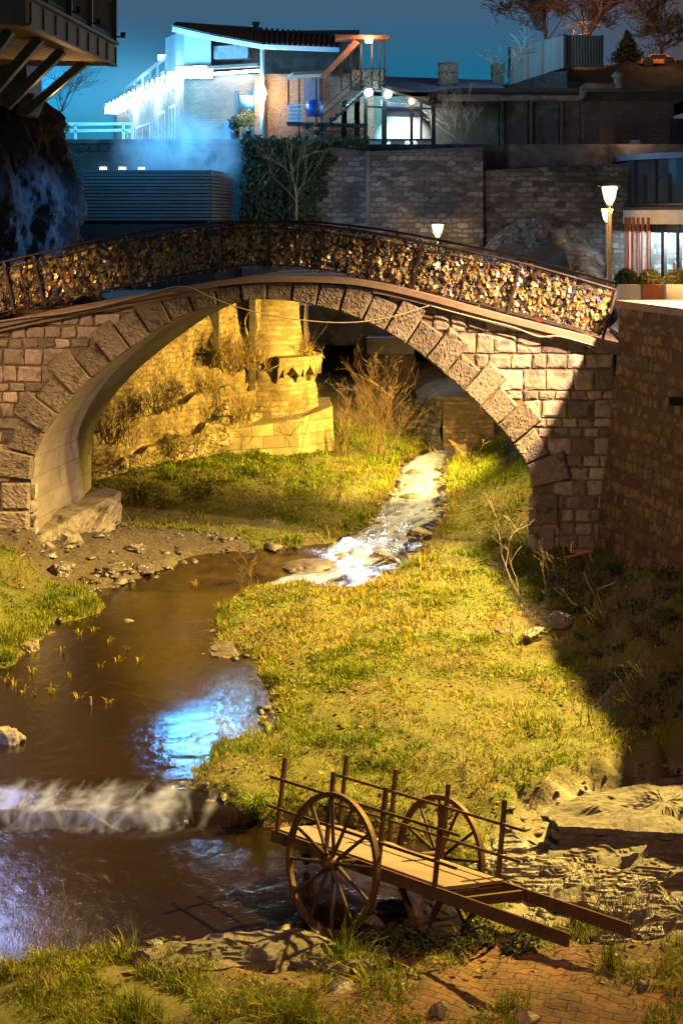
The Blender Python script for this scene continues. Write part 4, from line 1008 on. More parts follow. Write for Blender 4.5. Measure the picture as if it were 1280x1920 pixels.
for s in (S0 + .12, S1 - .12):
    for t0, t1 in ((.55, .95), (1.25, .85)):
        b_ = Q(s, t1, 0); mb = MB(); mb.beam(Q(s, t0, -.08), Vector((b_.x, b_.y, hz(b_.x, b_.y) - .05)), .05, .05, ea); mb.build('prop', M['iron'], cart)
def wheel(c, R0):
    R1 = R0 - .052
    rim = MB(); prof = [(R1, -.03), (R0 - .008, -.03), (R0 - .008, .03), (R1, .03), (R1, -.03)]
    rim.lathe(prof, c, 64, ea); w = rim.build('wheel', M['iron'], cart, smooth=False)
    ty = MB(); ty.lathe([(R0 - .008, -.034), (R0 + .005, -.034), (R0 + .005, .034), (R0 - .008, .034), (R0 - .008, -.034)], c, 64, ea); ty.build('tyre', M['iron'], w)
    hb = MB(); hb.lathe([(.0, -.13), (.045, -.13), (.055, -.09), (.085, -.05), (.085, .05), (.055, .09), (.045, .12), (0, .12)], c, 20, ea); hb.build('hub', M['iron'], w, smooth=True)
    e1 = ea.orthogonal().normalized(); e2 = ea.cross(e1)
    for k in range(12):
        a0 = 2 * math.pi * k / 12 + .12; d = e1 * math.cos(a0) + e2 * math.sin(a0)
        sp = MB(); sp.tube([c + d * .06 + ea * (.03 if k % 2 else -.03), c + d * .35 + ea * (.012 if k % 2 else -.012), c + d * (R1 + .01)], [.024, .021, .018], 8); sp.build('spoke', M['cartdark'], w)
wheel(Cn, .75); wheel(Q(1.75, 0, -.05), .70)

# ================================================================== RUIN BELOW THE COURTYARD (behind the arch)
ruin = thing('ruined_wall', 'old yellow-lit brick and rubble wall seen through the left of the arch', 'wall', (-4.5, 43, 1))
WA, WB_ = Vector((-7.7, 38.6, 0)), Vector((-2.35, 45.4, 0))
def wallstrip(mb, a, b, z0, z1, off0, off1, seed, amp=.10, nu=60, nv=24, z1fn=None, topcap=0.0, z0fn=None):
    d = (b - a); L = d.length; d = d / L; n = Vector((d.y, -d.x, 0)); rows = []
    for j in range(nv + 1):
        v = j / nv; row = []
        for i in range(nu + 1):
            u = i / nu; zt = z1fn(u) if z1fn else z1; zb = z0fn(u) if z0fn else z0; z = lerp(zb, zt, v); p = a + d * (L * u)
            o = lerp(off0, off1, v) + amp * float(fbm(u * L * .8 + seed, z * .8, seed, 4))
            row.append(Vector((p.x + n.x * o, p.y + n.y * o, z)))
        rows.append(row)
    mb.grid(rows)
    if topcap: mb.grid([rows[-1], [q - n * topcap for q in rows[-1]]])
    return rows
ledge = lambda u: 2.45 + 1.1 * u + .22 * float(fbm(u * 6, 1.7, 0, 4))
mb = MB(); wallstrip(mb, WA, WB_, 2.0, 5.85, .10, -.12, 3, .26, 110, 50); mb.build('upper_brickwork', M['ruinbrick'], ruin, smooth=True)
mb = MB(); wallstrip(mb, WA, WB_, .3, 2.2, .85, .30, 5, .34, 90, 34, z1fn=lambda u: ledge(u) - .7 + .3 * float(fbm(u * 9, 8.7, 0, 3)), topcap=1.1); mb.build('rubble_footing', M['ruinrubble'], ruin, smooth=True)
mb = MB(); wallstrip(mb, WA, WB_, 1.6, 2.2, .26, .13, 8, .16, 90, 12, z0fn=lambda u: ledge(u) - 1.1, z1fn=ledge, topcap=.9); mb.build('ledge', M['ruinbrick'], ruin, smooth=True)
dW = (WB_ - WA).normalized(); nW = Vector((dW.y, -dW.x, 0))
mb = MB()
for px, w, z0 in ((403, .22, 3.9), (470, .16, 3.2)):
    pa = P(px, 600, 44.0); mb.box((pa.x, 44.2 if px < 450 else 45.0, (z0 + 5.9) / 2), (w, .5, 5.9 - z0))
mb.build('downpipe_or_slot', M['darkwood'], ruin)  # dark boxes stand in for the shade of vertical slots in the wall
mb = MB(); wallstrip(mb, WB_ - dW * .1, Vector((-1.2, 46.6, 0)), .6, 5.85, .1, -.05, 12, .1, 24, 24); wallstrip(mb, Vector((-1.0, 46.7, 0)), Vector((-1.1, 52, 0)), .6, 5.85, 0, 0, 14, .1, 20, 20)
mb.build('return_wall', M['ruinbrick'], ruin, smooth=True)
# round tower stub on a squared base
tower = thing('round_tower', 'yellow-lit round brick tower stub with a small arched balcony', 'tower', P(520, 850, 46.5))
tc_ = Vector((-2.17, 46.4, 0)); n_ = 40
mb = MB(); prof = [(1.62, 2.3), (1.50, 2.65), (1.38, 3.2), (1.24, 3.8), (1.10, 4.3), (.99, 5.0), (.86, 6.3), (.0, 6.3)]
prof = [(float(np.interp(z, [p[1] for p in prof], [p[0] for p in prof])), z) for z in np.linspace(2.3, 6.3, 44)]
mb.lathe(prof, tc_, 90); mb.v = [(tc_.x + (x - tc_.x) * k, tc_.y + (y - tc_.y) * k, z) for x, y, z in mb.v for k in (1 + .055 * float(fbm((x - tc_.x) * 1.6, (y - tc_.y) * 1.6, z * 1.6, 4)),)]
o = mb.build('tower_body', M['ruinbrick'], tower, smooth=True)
uvl = o.data.uv_layers[0]
for lp in o.data.loops:
    co = o.data.vertices[lp.vertex_index].co + OFF[o.name] - tc_; ang = math.atan2(co.x, -co.y); uvl.data[lp.index].uv = (ang * 1.15, co.z)
# balcony with pointed machicolation arches, on the outer right of the tower
mb = MB(); bc = tc_.copy()
mb.lathe([(1.0, 3.82), (1.60, 3.82), (1.63, 4.02), (1.58, 4.09), (1.0, 4.12)], bc, 40, a0=-1.30, a1=.9); mb.lathe([(.9, 4.1), (1.2, 4.12), (1.62, 4.05), (1.62, 3.8), (.9, 3.8)], bc, 1, a0=-1.3, a1=-1.29)
for k in range(6):
    an = -1.26 + 2.1 * k / 5; d = Vector((math.cos(an), math.sin(an), 0)); t = Vector((-d.y, d.x, 0))
    mb.hexa([bc + d * rr + t * ww + Vector((0, 0, z)) for z, r0, r1 in ((3.36, 1.25, 1.42), (3.83, 1.1, 1.59)) for rr, ww in ((r0, -.08), (r1, -.08), (r1, .08), (r0, .08))])
    # haunches of the little arches
    for sg in (-1, 1):
        if (k == 0 and sg < 0) or (k == 5 and sg > 0): continue
        a2 = an + sg * .205; d2 = Vector((math.cos(a2), math.sin(a2), 0))
        pts = [bc + d * 1.58 + t * sg * .07 + Vector((0, 0, 3.52)), bc + d * 1.58 + t * sg * .07 + Vector((0, 0, 3.83)), bc + d2 * 1.58 + Vector((0, 0, 3.83))]
        mb.prism(pts, -(d + d2).normalized() * .16)
mb.build('balcony', M['ruinbrick'], tower)
mb = MB()
bs = [P(410, 805, 45.3), P(570, 772, 45.4), P(625, 762, 46.6)]
base = [Vector((-3.45, 43.5, 0)), Vector((-1.2, 44.3, 0)), Vector((-.25, 45.3, 0)), Vector((-.35, 47.6, 0)), Vector((-3.4, 47.4, 0))]
tops = [2.2, 2.42, 2.7, 2.7, 2.5]; 
mb.add([p + Vector((.08 if 0 < i < 4 else 0, -.06, .5)) for i, p in enumerate(base)] + [p + Vector((0, 0, tops[i])) for i, p in enumerate(base)],
       [(0, 1, 6, 5), (1, 2, 7, 6), (2, 3, 8, 7), (3, 4, 9, 8), (5, 6, 7, 8, 9)])
mb.build('base_block', M['ashlar'], tower, bevel=.04)

# ================================================================== FAR BEAM BRIDGE AND ABUTMENTS UNDER THE ARCH
fb = thing('road_bridge', 'plain grey concrete beam bridge seen low through the arch', 'bridge', (1, 54, 1))
mb = MB(); mb.box((1.2, 55.2, 3.95), (9, 3.2, .40)); mb.box((1.2, 53.75, 4.45), (9, .25, .75)); mb.box((1.2, 55.2, 4.9), (9, 3.2, .4)); mb.build('beam', M['concrete'], fb, bevel=.02)
pr_ = MB(); c_ = P(737, 700, 52.6)
pr_.lathe([(.86, .4), (.80, 1.6), (.74, 3.1), (.70, 3.62)], (c_.x, 52.9, 0), 28); po = pr_.build('pier', M['ruinbrick'], fb, smooth=True)
mb = MB(); mb.box((c_.x - .1, 52.9, 3.85), (1.55, 1.5, .55)); mb.build('pier_cap', M['concrete'], fb, bevel=.03)
ab = thing('brick_abutment', 'low brick abutment with a rubble side behind the right of the arch', 'wall', P(840, 850, 47.5))
mb = MB(); z0 = .6
pl_ = [P(782, 840, 49.2), P(830, 840, 47.6), P(925, 840, 47.6), P(990, 840, 50.5)]
tp = [2.45, 2.72, 2.62, 3.1]
fr = [Vector((p.x, p.y, z0)) for p in pl_]; tt = [Vector((p.x, p.y + .05, tp[i])) for i, p in enumerate(pl_)]
mb.add([fr[1], fr[2], tt[2], tt[1]], [(0, 1, 2, 3)]); mb.add([fr[2], fr[3], tt[3], tt[2]], [(0, 1, 2, 3)])
mb.add([tt[0], tt[1], tt[2], tt[3], Vector((tt[3].x, 54, 3.3)), Vector((tt[0].x, 54, 2.9))], [(0, 1, 2, 3, 4, 5)])
mb.build('brick_face', M['ruinbrick'], ab)
mb = MB(); rr_ = []
for j in range(14):
    v = j / 13; rr_.append([Vector((lerp(fr[0].x - .35, fr[1].x, u) - .5 * (1 - v) * (1 - u) + .12 * float(fbm(u * 4, v * 4, 3, 3)), lerp(fr[0].y, fr[1].y, u) + .12 * float(fbm(u * 5, v * 5, 8, 3)), lerp(z0, lerp(tp[0], tp[1], u), v))) for u in [i / 14 for i in range(15)]])
mb.grid(rr_); mb.build('rubble_side', M['darkrubble'], ab, smooth=True)
# dark undergrowth slope behind
mb = MB(); rows = []
for j in range(26):
    y = 48.5 + j * .6; rows.append([Vector((x, y, 1.0 + max(0, x - 1.4) * .62 + max(0, y - 50.5) * .16 + .30 * float(fbm(x * 1.2, y * .9, 4, 4)) + (-.8 if y < 49.5 else 0))) for x in [1.0 + .25 * i for i in range(30)]])
mb.grid(rows); tag(mb.build('wooded_slope', M['soil'], smooth=True), kind='structure')

# ================================================================== LEFT CLIFF
mb = MB(); rows = []
prof = [(5.0, 165), (8.0, 158), (9.0, 150), (10.0, 138), (10.7, 118), (11.0, 98), (11.4, 62), (11.9, 34), (12.2, -10)]
for j in range(130):
    z = 4.6 + 7.5 * j / 129; xr = (np.interp(z, [p[0] for p in prof], [p[1] for p in prof]) - 640) * 43.5 / F
    row = []
    for i in range(150):
        t = i / 149; an = math.pi * (1.25 * t) - .2
        rx, ry = 3.6, 2.6
        cx = xr - rx; x = cx + rx * math.cos(an); y = 44.5 - ry * math.sin(an)
        rid = float(fbm(an * 2.2, z * .35, 3.1, 5)); f2 = float(fbm(an * 6, z * 1.1, 7.7, 4))
        k = .7 * rid + .40 * f2 - .9 * abs(float(vn(an * 4.3, z * .22, 2.2))) + .16 * abs(float(fbm(an * 15, z * 1.6, 4.4, 4)))
        row.append(Vector((x + k * math.cos(an) * .7, y - k * math.sin(an), z)))
    rows.append(row)
mb.grid([rw_[::-1] for rw_ in rows]); mb.add(rows[-1], [tuple(range(len(rows[-1])))])
tag(mb.build('cliff', M['cliff'], uv=False, smooth=False), kind='structure')

# ================================================================== BALCONY HOUSE (top left)
bh = thing('balcony_house', 'timber house with a carved wooden balcony overhanging the left cliff', 'house', (-8.6, 37, 10.8))
M['tim'] = pbr('painted_timber', (0.075, 0.085, 0.075), (0.13, 0.135, 0.115), 7, 0.65, 0.3, 0.008, stretch=(1, 1, .3))
M['timd'] = pbr('dark_painted_timber', (0.03, 0.05, 0.05), (0.055, 0.075, 0.075), 7, 0.6, 0.3, 0.008)
M['soffit'] = brickmat('soffit_board', (0.40, 0.25, 0.12), (0.28, 0.17, 0.08), (0.02, 0.014, 0.01), 6.0, 0.17, 0.022, 0.008, (0.12, 0.07, 0.035), 0.5, 0.6)
Yn, Yf, Xn, Xf, Zs = 32.0, 40.6, -6.30, -5.75, 11.88
def bx_(t, z, inn=0.0): return Vector((lerp(Xn, Xf, t) - inn, lerp(Yn, Yf, t), z))
mb = MB(); mb.add([bx_(0, Zs), bx_(0, Zs, 3.2), bx_(1, Zs, 3.6), bx_(1, Zs)], [(0, 1, 2, 3)]); o = mb.build('soffit', M['soffit'], bh)
for lp in o.data.loops:
    co = o.data.vertices[lp.vertex_index].co + OFF[o.name]; o.data.uv_layers[0].data[lp.index].uv = (co.y, co.x - (co.y - Yn) * .064)
mb = MB(); mb.beam(bx_(0, Zs + .26, .05), bx_(1, Zs + .26, .05), .12, .52); mb.beam(bx_(0, Zs + .26, .0), bx_(0, Zs + .26, 3.4), .12, .52); mb.beam(bx_(1, Zs + .26, .1), bx_(1, Zs + .26, 3.4), .12, .52)
for i in range(9): mb.beam(bx_(i / 8.2 + .03, Zs + .05, -.022), bx_(i / 8.2 + .03, Zs + .48, -.022), .05, .03, (0, 1, 0))
mb.build('fascia', M['tim'], bh)
mb = MB(); mb.beam(bx_(-.01, Zs + .56, .0), bx_(1.01, Zs + .56, .0), .22, .07); mb.beam(bx_(0, Zs + .0, .02), bx_(1, Zs + .0, .02), .2, .05); mb.build('cornice', M['tim'], bh)
rl = MB(); rl.beam(bx_(0, Zs + 1.62, .06), bx_(1, Zs + 1.62, .06), .10, .09); rl.beam(bx_(0, Zs + .74, .06), bx_(1, Zs + .74, .06), .07, .06); rl_o = rl.build('railing', M['tim'], bh)
mb = MB()
for k in range(64):
    t = (k + .5) / 64
    mb.beam(bx_(t, Zs + .74, .06), bx_(t, Zs + 1.58, .06), .088, .03, (0, 1, 0))
    for zz in (.86, 1.46): mb.beam(bx_(t, Zs + zz, .03), bx_(t, Zs + zz + .07, .03), .05, .03, (0, 1, 0))
mb.build('baluster', M['tim'], rl_o).get('kind'); bpy.data.objects['baluster']['kind'] = 'stuff'
for i, t in enumerate((.18, .42, .66, .985)):
    mb = MB(); mb.beam(bx_(t, Zs + .56, .0), bx_(t, Zs + 3.4, .0), .17, .17, (0, 1, 0)); mb.build('post', M['timd'], bh)
    q = bx_(t, Zs + .72, -.1); sl = MB(); sl.beam(q + Vector((-.1, 0, 0)), q + Vector((.10, 0, 0)), .04, .04); sl.lathe([(0, -.06), (.05, -.06), (.07, .08), (.0, .08)], q + Vector((.14, 0, .03)), 10)
    tag(sl.build('spotlight', M['black']), ('small black spotlight at the foot of the nearest balcony post', 'small black spotlight at the foot of the second balcony post', 'small black spotlight at the foot of the third balcony post', 'small black spotlight at the far end post of the balcony')[i], 'spotlight')
for i, (xp, yp, xq, yq, Yp) in enumerate(((20, 70, -60, 165, 32.8), (75, 92, -10, 170, 34.3), (118, 108, 12, 200, 36.6), (158, 124, 48, 212, 39.6))):
    a_, b_ = P(xp, yp, Yp), P(xq, yq, Yp); a_.z = Zs - .02; mb = MB(); mb.beam(a_, b_, .2, .27, (0, 1, 0)); mb.build('brace', M['timd'], bh)
mb = MB(); mb.prism([P(-120, 60, 41), P(48, 60, 41), P(52, 178, 41), P(-120, 200, 41)], (0, 2, 0)); mb.prism([P(45, 172, 40.6), P(66, 176, 40.6), P(52, 214, 40.6), P(30, 214, 40.6)], (0, 1.5, 0)); mb.build('wall', M['brick'], bh)
point_light('balcony_underlight', (-6.9, 39.6, 10.9), (1.0, .62, .25), 110, .1, 150, (-7.2, 36.5, 12.6), .5)

# ================================================================== RETAINING WALLS OF THE UPPER TOWN
def pxprism(mb, pts, Y, th): mb.prism([P(a, b, Y) for a, b in pts], (0, th, 0)); return mb
w1 = thing('boundary_wall', 'long brick wall behind the slatted enclosure', 'wall', P(280, 420, 66))
mb = MB(); pxprism(mb, [(60, 268), (455, 268), (455, 560), (60, 560)], 66, .6); mb.build('brickwork', M['greybrick'], w1)
mb = MB(); pxprism(mb, [(55, 261), (457, 261), (457, 269), (55, 269)], 65.9, .8); mb.build('coping', M['darkconc'], w1)
mb = MB()
for i in range(16): pxprism(mb, [(150 + i * 19, 272), (163 + i * 19, 272), (163 + i * 19, 283), (150 + i * 19, 283)], 65.93, .1)
mb.build('brick_relief', M['greybrick'], w1)
w2 = thing('stone_terrace_wall', 'tall grey rubble retaining wall behind the bridge', 'wall', P(800, 500, 65))
mb = MB(); pxprism(mb, [(455, 268), (600, 272), (690, 284), (690, 660), (455, 660)], 65.2, 1); mb.build('left_bay', M['darkrubble'], w2)
mb = MB(); pxprism(mb, [(690, 286), (905, 277), (905, 660), (690, 660)], 64.95, 1.2); mb.build('middle_bay', M['darkrubble'], w2)
mb = MB(); pxprism(mb, [(905, 320), (1080, 310), (1180, 306), (1290, 306), (1290, 660), (905, 660)], 65.15, 1); mb.build('right_bay', M['darkrubble'], w2)
mb = MB(); pxprism(mb, [(690, 284), (906, 275), (906, 281), (690, 290)], 64.88, 1.3); mb.build('brick_capping', M['greybrick'], w2)
mb = MB(); pxprism(mb, [(686, 284), (693, 284), (693, 470), (686, 470)], 64.86, .1); mb.build('drainpipe', M['black'], w2)
# leaning dry-stone outcrop at the foot of that wall
mb = MB(); rows = []
for j in range(18):
    v = j / 17; row = []
    for i in range(40):
        u = i / 39; x = lerp(900, 1150, u); yt = lerp(478, 405, math.sin(math.pi * min(1, u * 1.1)) ** .7); y = lerp(545, yt, v)
        q = P(x, y, 60 + 4.4 * v ** .8 + .35 * float(fbm(u * 9, v * 4, 2, 4))); row.append(q)
    rows.append(row)
mb.grid(rows); tag(mb.build('rock_outcrop', M['darkrubble'], smooth=True), 'tilted layered rock outcrop at the foot of the stone terrace wall', 'rock')

# ================================================================== SLATTED ENCLOSURE WITH STEAM
en_ = thing('slatted_enclosure', 'dark box of horizontal slats steaming behind the bridge', 'enclosure', P(280, 540, 61))
A0, A1, A2 = P(155, 318, 60), P(395, 318, 60), P(437, 326, 64.8)
zt, zb = A0.z, 7.92
for k in range(15):
    z = lerp(zt, zb, (k + .5) / 15) ; h = (zt - zb) / 15 * .70
    mb = MB(); mb.beam((A0.x, 60, z), (A1.x, 60, z), .05, h); mb.beam((A1.x + .02, 60, z), (A2.x, 64.8, z), .05, h); mb.build('slat', M['slat'], en_)
mb = MB()
for p in ((A0.x + .1, 60.12), (lerp(A0.x, A1.x, .5), 60.12), (A1.x - .15, 60.15), (A2.x - .1, 64.6)): mb.box((p[0], p[1], 7.4), (.1, .1, 4.6))
mb.build('frame_post', M['black'], en_)
mb = MB(); mb.add([(A0.x, 60.3, 5.3), (A1.x - .1, 60.3, 5.3), (A1.x - .1, 60.3, zt - .1), (A0.x, 60.3, zt - .1), (A2.x - .15, 64.8, 5.3), (A2.x - .15, 64.8, zt - .1)], [(0, 1, 2, 3), (1, 4, 5, 2)]); mb.build('lining', M['black'], en_)
mb = MB(); mb.prism([(A0.x - .3, 59.6, 5.34), (A1.x + .2, 59.6, 5.34), (A2.x + .1, 64.6, 5.34), (A0.x - .3, 64.6, 5.34)], (0, 0, 2.45)); mb.build('plinth', M['black'], en_)
for i, px in enumerate((193, 229, 265)):
    mb = MB(); pxprism(mb, [(px - 6, 313), (px + 7, 313), (px + 7, 318), (px - 6, 318)], 65.84, .1)
    tag(mb.build('wall_lamp', emit('wall_lamp_glow', (.7, .9, 1), 3)), ('leftmost small white lamp glowing on the brick wall above the slats', 'middle small white lamp glowing on the brick wall above the slats', 'right small white lamp glowing on the brick wall above the slats')[i], 'wall lamp')
# steam
a = NT('steam_volume'); a.t.nodes.remove(a.p)
oc = a.coord('Object'); n = a.noise(a.mapping(oc, (.7, .7, .55)), 1.0, 5, .62, 1.0)
dd = a.n('VectorMath', {0: a.mapping(oc, (1 / 2.9, 1 / 1.6, 1 / 2.2))}, operation='LENGTH').outputs['Value']
den = a.math('MULTIPLY', a.ramp(n, [(.40, 0), (.75, 1)]), a.ramp(dd, [(.15, 1), (.95, 0)]))
vol = a.n('VolumePrincipled', {'Color': (.9, .95, 1, 1), 'Density': a.math('MULTIPLY', den, 2.2), 'Anisotropy': .2})
a.link(vol.outputs[0], a.o.inputs['Volume'])
mb = MB(); V = ICOV * np.array([3.3, 1.7, 2.2]); mb.add((V).tolist(), ICOF); 
me = bpy.data.meshes.new('steam'); me.from_pydata(V.tolist(), [], ICOF); me.materials.append(a.m); st = bpy.data.objects.new('steam', me); SC.collection.objects.link(st); st.location = P(330, 300, 62.6)
tag(st, 'blue-lit steam drifting up from the slatted enclosure', 'steam', kind='stuff')

# ================================================================== MAIN BRICK HOUSE
hs = thing('brick_house', 'floodlit brick restaurant with a red tiled roof above the ravine', 'house', P(480, 265, 74))
C0 = Vector((P(345, 200, 74).x, 74, 0)); C1 = Vector((P(490, 200, 72.6).x, 72.6, 0)); C2 = Vector((P(700, 200, 72.6).x, 72.6, 0)); CL = Vector((-13.8, 97, 0)); zb = 11.1; zt = 14.45
def quadwall(mb, a, b, z0, z1): mb.add([(a.x, a.y, z0), (b.x, b.y, z0), (b.x, b.y, z1), (a.x, a.y, z1)], [(0, 1, 2, 3)])
mb = MB(); quadwall(mb, C0, C1, zb, zt); quadwall(mb, C1, C2, zb, zt); quadwall(mb, CL, C0, zb, zt + .1)
mb.build('wall', M['brick'], hs)
# set-back upper storey
mb = MB(); U0 = Vector((C0.x, 76.2, 0)); U1 = Vector((C2.x - .6, 75.4, 0)); quadwall(mb, U0, U1, zt - .2, 16.9); mb.build('upper_wall', M['darkconc'], hs)
mb = MB(); mb.prism([(C0.x, 74, zt), (C1.x, 72.6, zt), (C2.x, 72.6, zt), (C2.x, 76.5, zt), (C0.x, 76.5, zt)], (0, 0, .12)); mb.build('terrace_slab', M['darkconc'], hs)
M['cyanpanel'] = pbr('metal_panel', (.30, .34, .36), (.42, .46, .48), 3, .5, .1, .01)
mb = MB(); mb.add([(C0.x, 74.1, zt), (C0.x + 1.25, 73.9, zt), (C0.x + 1.25, 73.9, 16.3), (C0.x, 74.1, 16.75)], [(0, 1, 2, 3)]); mb.add([(C0.x - 1.4, 79, zt), (C0.x, 74.1, zt), (C0.x, 74.1, 16.75), (C0.x - 1.4, 79, 16.9)], [(0, 1, 2, 3)])
mb.build('metal_panel', M['cyanpanel'], hs)
# gallery behind, running along the left front
gl = MB(); g0 = Vector((C0.x - .2, 76, 16.35)); g1 = Vector((-13.2, 97, 15.75))
gl.beam(g0, g1, .15, .12)
for k in range(9):
    p = g0.lerp(g1, k / 8); gl.beam((p.x, p.y, zt), p, .12, .12, (0, 1, 0))
for zz in (15.1, 15.5): gl.beam((g0.x, g0.y, zz), (g1.x, g1.y, zz), .07, .07)
gl.build('gallery_frame', M['cyanpanel'], hs)
mb = MB(); E = [P(324, 51, 72), P(400, 68, 72), P(490, 84, 72), P(636, 90, 72)]; Bk = [P(337, 45, 77.5), P(410, 50, 77.5), P(490, 55, 77.5), P(641, 66, 77.5)]
dz = Vector((0, 0, -.16)); 
mb.grid([E, [e.lerp(b, .5) + Vector((0, 0, .05)) for e, b in zip(E, Bk)], Bk]); mb.grid([[e + dz for e in E][::-1], [b + dz for b in Bk][::-1]])
rf = mb.build('roof', M['tile'], hs)
mb = MB()
for k in range(46):
    t = k / 45 * 3; i = min(int(t), 2); e = E[i].lerp(E[i + 1], t - i); b = Bk[i].lerp(Bk[i + 1], t - i); mb.tube([e + Vector((0, -.05, .04)), e.lerp(b, .5) + Vector((0, 0, .10)), b + Vector((0, 0, .04))], .075, 6)
mb.build('tile_ridge', M['tile'], rf); bpy.data.objects['tile_ridge']['kind'] = 'stuff'
mb = MB()
for i in range(3): mb.beam(E[i] + Vector((0, -.05, -.09)), E[i + 1] + Vector((0, -.05, -.09)), .12, .2)
mb.build('gutter', M['white'], rf)
q = P(480, 52, 75); mb = MB(); mb.box(q + Vector((0, 0, .0)), (.22, .22, .4)); mb.box(q + Vector((0, 0, .2)), (.34, .34, .12)); mb.build('vent', M['black'], rf)
mb = MB(); mb.prism([P(616, 62, 76), P(644, 60, 76), P(644, 92, 76), P(616, 92, 76)], (0, 1, 0)); mb.build('chimney', M['brick'], rf)
mb = MB(); q = P(492, 170, 72.3); mb.tube([(q.x, q.y, zb), (q.x, q.y, 15.8)], .10, 10); mb.build('downpipe_or_slot', M['white'], hs, smooth=True)
mb = MB(); mb.box((C1.x - .05, 72.5, (zb + zt) / 2), (.5, .25, zt - zb)); mb.build('corner_pillar', M['brick'], hs)
fp = lambda px, py, o=0.0: Vector((P(px, py, 73).x, lerp(74, 72.6, (px - 345) / 145) - o, P(px, py, 73).z))
mb = MB(); mb.prism([fp(446, 264), fp(480, 264), fp(480, 172), fp(446, 172)], (0, .2, 0)); mb.prism([fp(443, 264, .04), fp(447, 264, .04), fp(447, 170, .04), fp(443, 170, .04)], (0, -.06, 0)); w_ = mb.build('door', M['black'], hs)
mb = MB(); mb.add([fp(450, 226, .05), fp(476, 226, .05), fp(476, 180, .05), fp(450, 180, .05)], [(0, 1, 2, 3)]); mb.build('pane', M['dglass'], w_)
mb = MB(); mb.prism([fp(420, 264, .02), fp(443, 264, .02), fp(443, 227, .02), fp(420, 227, .02)], (0, -.3, 0)); mb.build('cabinet', M['blueroof'], hs, bevel=.02)
mb = MB(); q0 = P(405, 98, 73.6); q1 = P(470, 100, 73); mb.beam((q0.x, 73.9, 15.65), (q1.x, 73.1, 15.62), .5, .62); mb.build('duct', M['concrete'], hs, bevel=.03)
mb = MB(); mb.beam(P(385, 128, 73.4), P(487, 122, 72.4), .5, .14); mb.build('awning', M['darkwood'], hs)
# windows in the receding left front
for i, (t0, t1, z0, z1) in enumerate(((.10, .17, zb + .5, 13.4), (.22, .30, zb + .3, 13.3), (.42, .62, zb + .2, 13.0), (.66, .84, zb + .2, 12.9))):
    a_, b_ = C0.lerp(CL, t0), C0.lerp(CL, t1); nn = Vector((.9, -.25, 0)) * .06; mb = MB()
    for p, q_ in ((a_, b_),):
        for zz in (z0, z1): mb.beam((p.x + nn.x, p.y + nn.y, zz), (q_.x + nn.x, q_.y + nn.y, zz), .12, .1)
        for k in range(3): c = p.lerp(q_, k / 2); mb.beam((c.x + nn.x, c.y + nn.y, z0), (c.x + nn.x, c.y + nn.y, z1), .12, .1, (0, 1, 0))
    w_ = mb.build('window', M['white'], hs); mb = MB(); mb.add([(b_.x + nn.x * .5, b_.y + nn.y * .5, z0), (a_.x + nn.x * .5, a_.y + nn.y * .5, z0), (a_.x + nn.x * .5, a_.y + nn.y * .5, z1), (b_.x + nn.x * .5, b_.y + nn.y * .5, z1)], [(0, 1, 2, 3)])
    mb.build('pane', M['dglass'], w_)
# ---- floodlights: a string of LED heads under the left front's top edge, turning the corner
LED = emit('led_face', (.72, .93, 1.0), 32)
def flood(p, d, label):
    t = thing('floodlight', label, 'floodlight', p, 'white led floodlights along the house wall top')
    d = Vector(d).normalized(); sd = Vector((-d.y, d.x, 0)).normalized(); u = d.cross(sd) 
    hb = MB(); hb.beam(p - d * .10, p + d * .04, .95, .62); hb.build('housing', M['black'], t)
    fb_ = MB(); c = p + d * .05; fb_.beam(c, c + d * .025, .88, .56); fb_.build('lens', LED, t)  # housing and lens oversized to stand in for the glare
    br = MB(); br.beam(p - d * .1, p - d * .1 - Vector((d.x, d.y, 0)) * .25 + Vector((0, 0, -.15)), .05, .05); br.build('bracket', M['black'], t)
n_out = Vector((CL - C0).normalized().y, ) if False else Vector(((CL - C0).normalized().y, -(CL - C0).normalized().x, 0))
if n_out.y > 0: n_out = -n_out
for k in range(15):
    b_ = C0.lerp(CL, (k + .4) / 15.5); p = Vector((b_.x, b_.y, 14.55)) + n_out * .35
    flood(p, (.55, -.75, -.30), 'white led floodlight in the row along the top of the receding house front')
for k in range(3):
    b_ = C0.lerp(C1, .04 + .11 * k); flood(Vector((b_.x, b_.y - .4, 14.72)), (.1, -.9, -.35), 'white led floodlight at the corner of the house front')
mb = MB(); a_, b_ = C0.lerp(C1, .36), C0.lerp(C1, .97); mb.beam((a_.x, a_.y - .25, 14.62), (b_.x, b_.y - .25, 14.70), .16, .10)
tag(mb.build('light_strip', emit('strip_glow', (.75, .93, 1), 30)), 'thin white light strip along the top of the brick front', 'light strip')
BLUE = (.06, .48, 1.0)
for p, e, rad in (((-6.9, 72.3, 14.7), 230, .3), ((-4.9, 71.4, 14.6), 120, .3), ((-8.4, 75.6, 14.4), 500, .3), ((-10.2, 81, 14.4), 800, .4), ((-12.2, 88, 14.4), 1100, .4)):
    point_light('floodlight_beam', p, (.42, .82, 1.0), e, rad)
for p, e in (((-7.5, 69.5, 14.0), 4200), ((-7.2, 57.0, 13.0), 1500)):
    point_light('blue_fill', p, BLUE, e, .5)  # added blue fills in mid-air for the slats, wall and steam
q = P(313, 108, 86); mb = MB(); mb.box(q, (.9, .2, .25)); tag(mb.build('floodlight', emit('gallery_glow', (.6, .92, 1), 25)), 'single bright lamp inside the glazed gallery frame', 'floodlight')
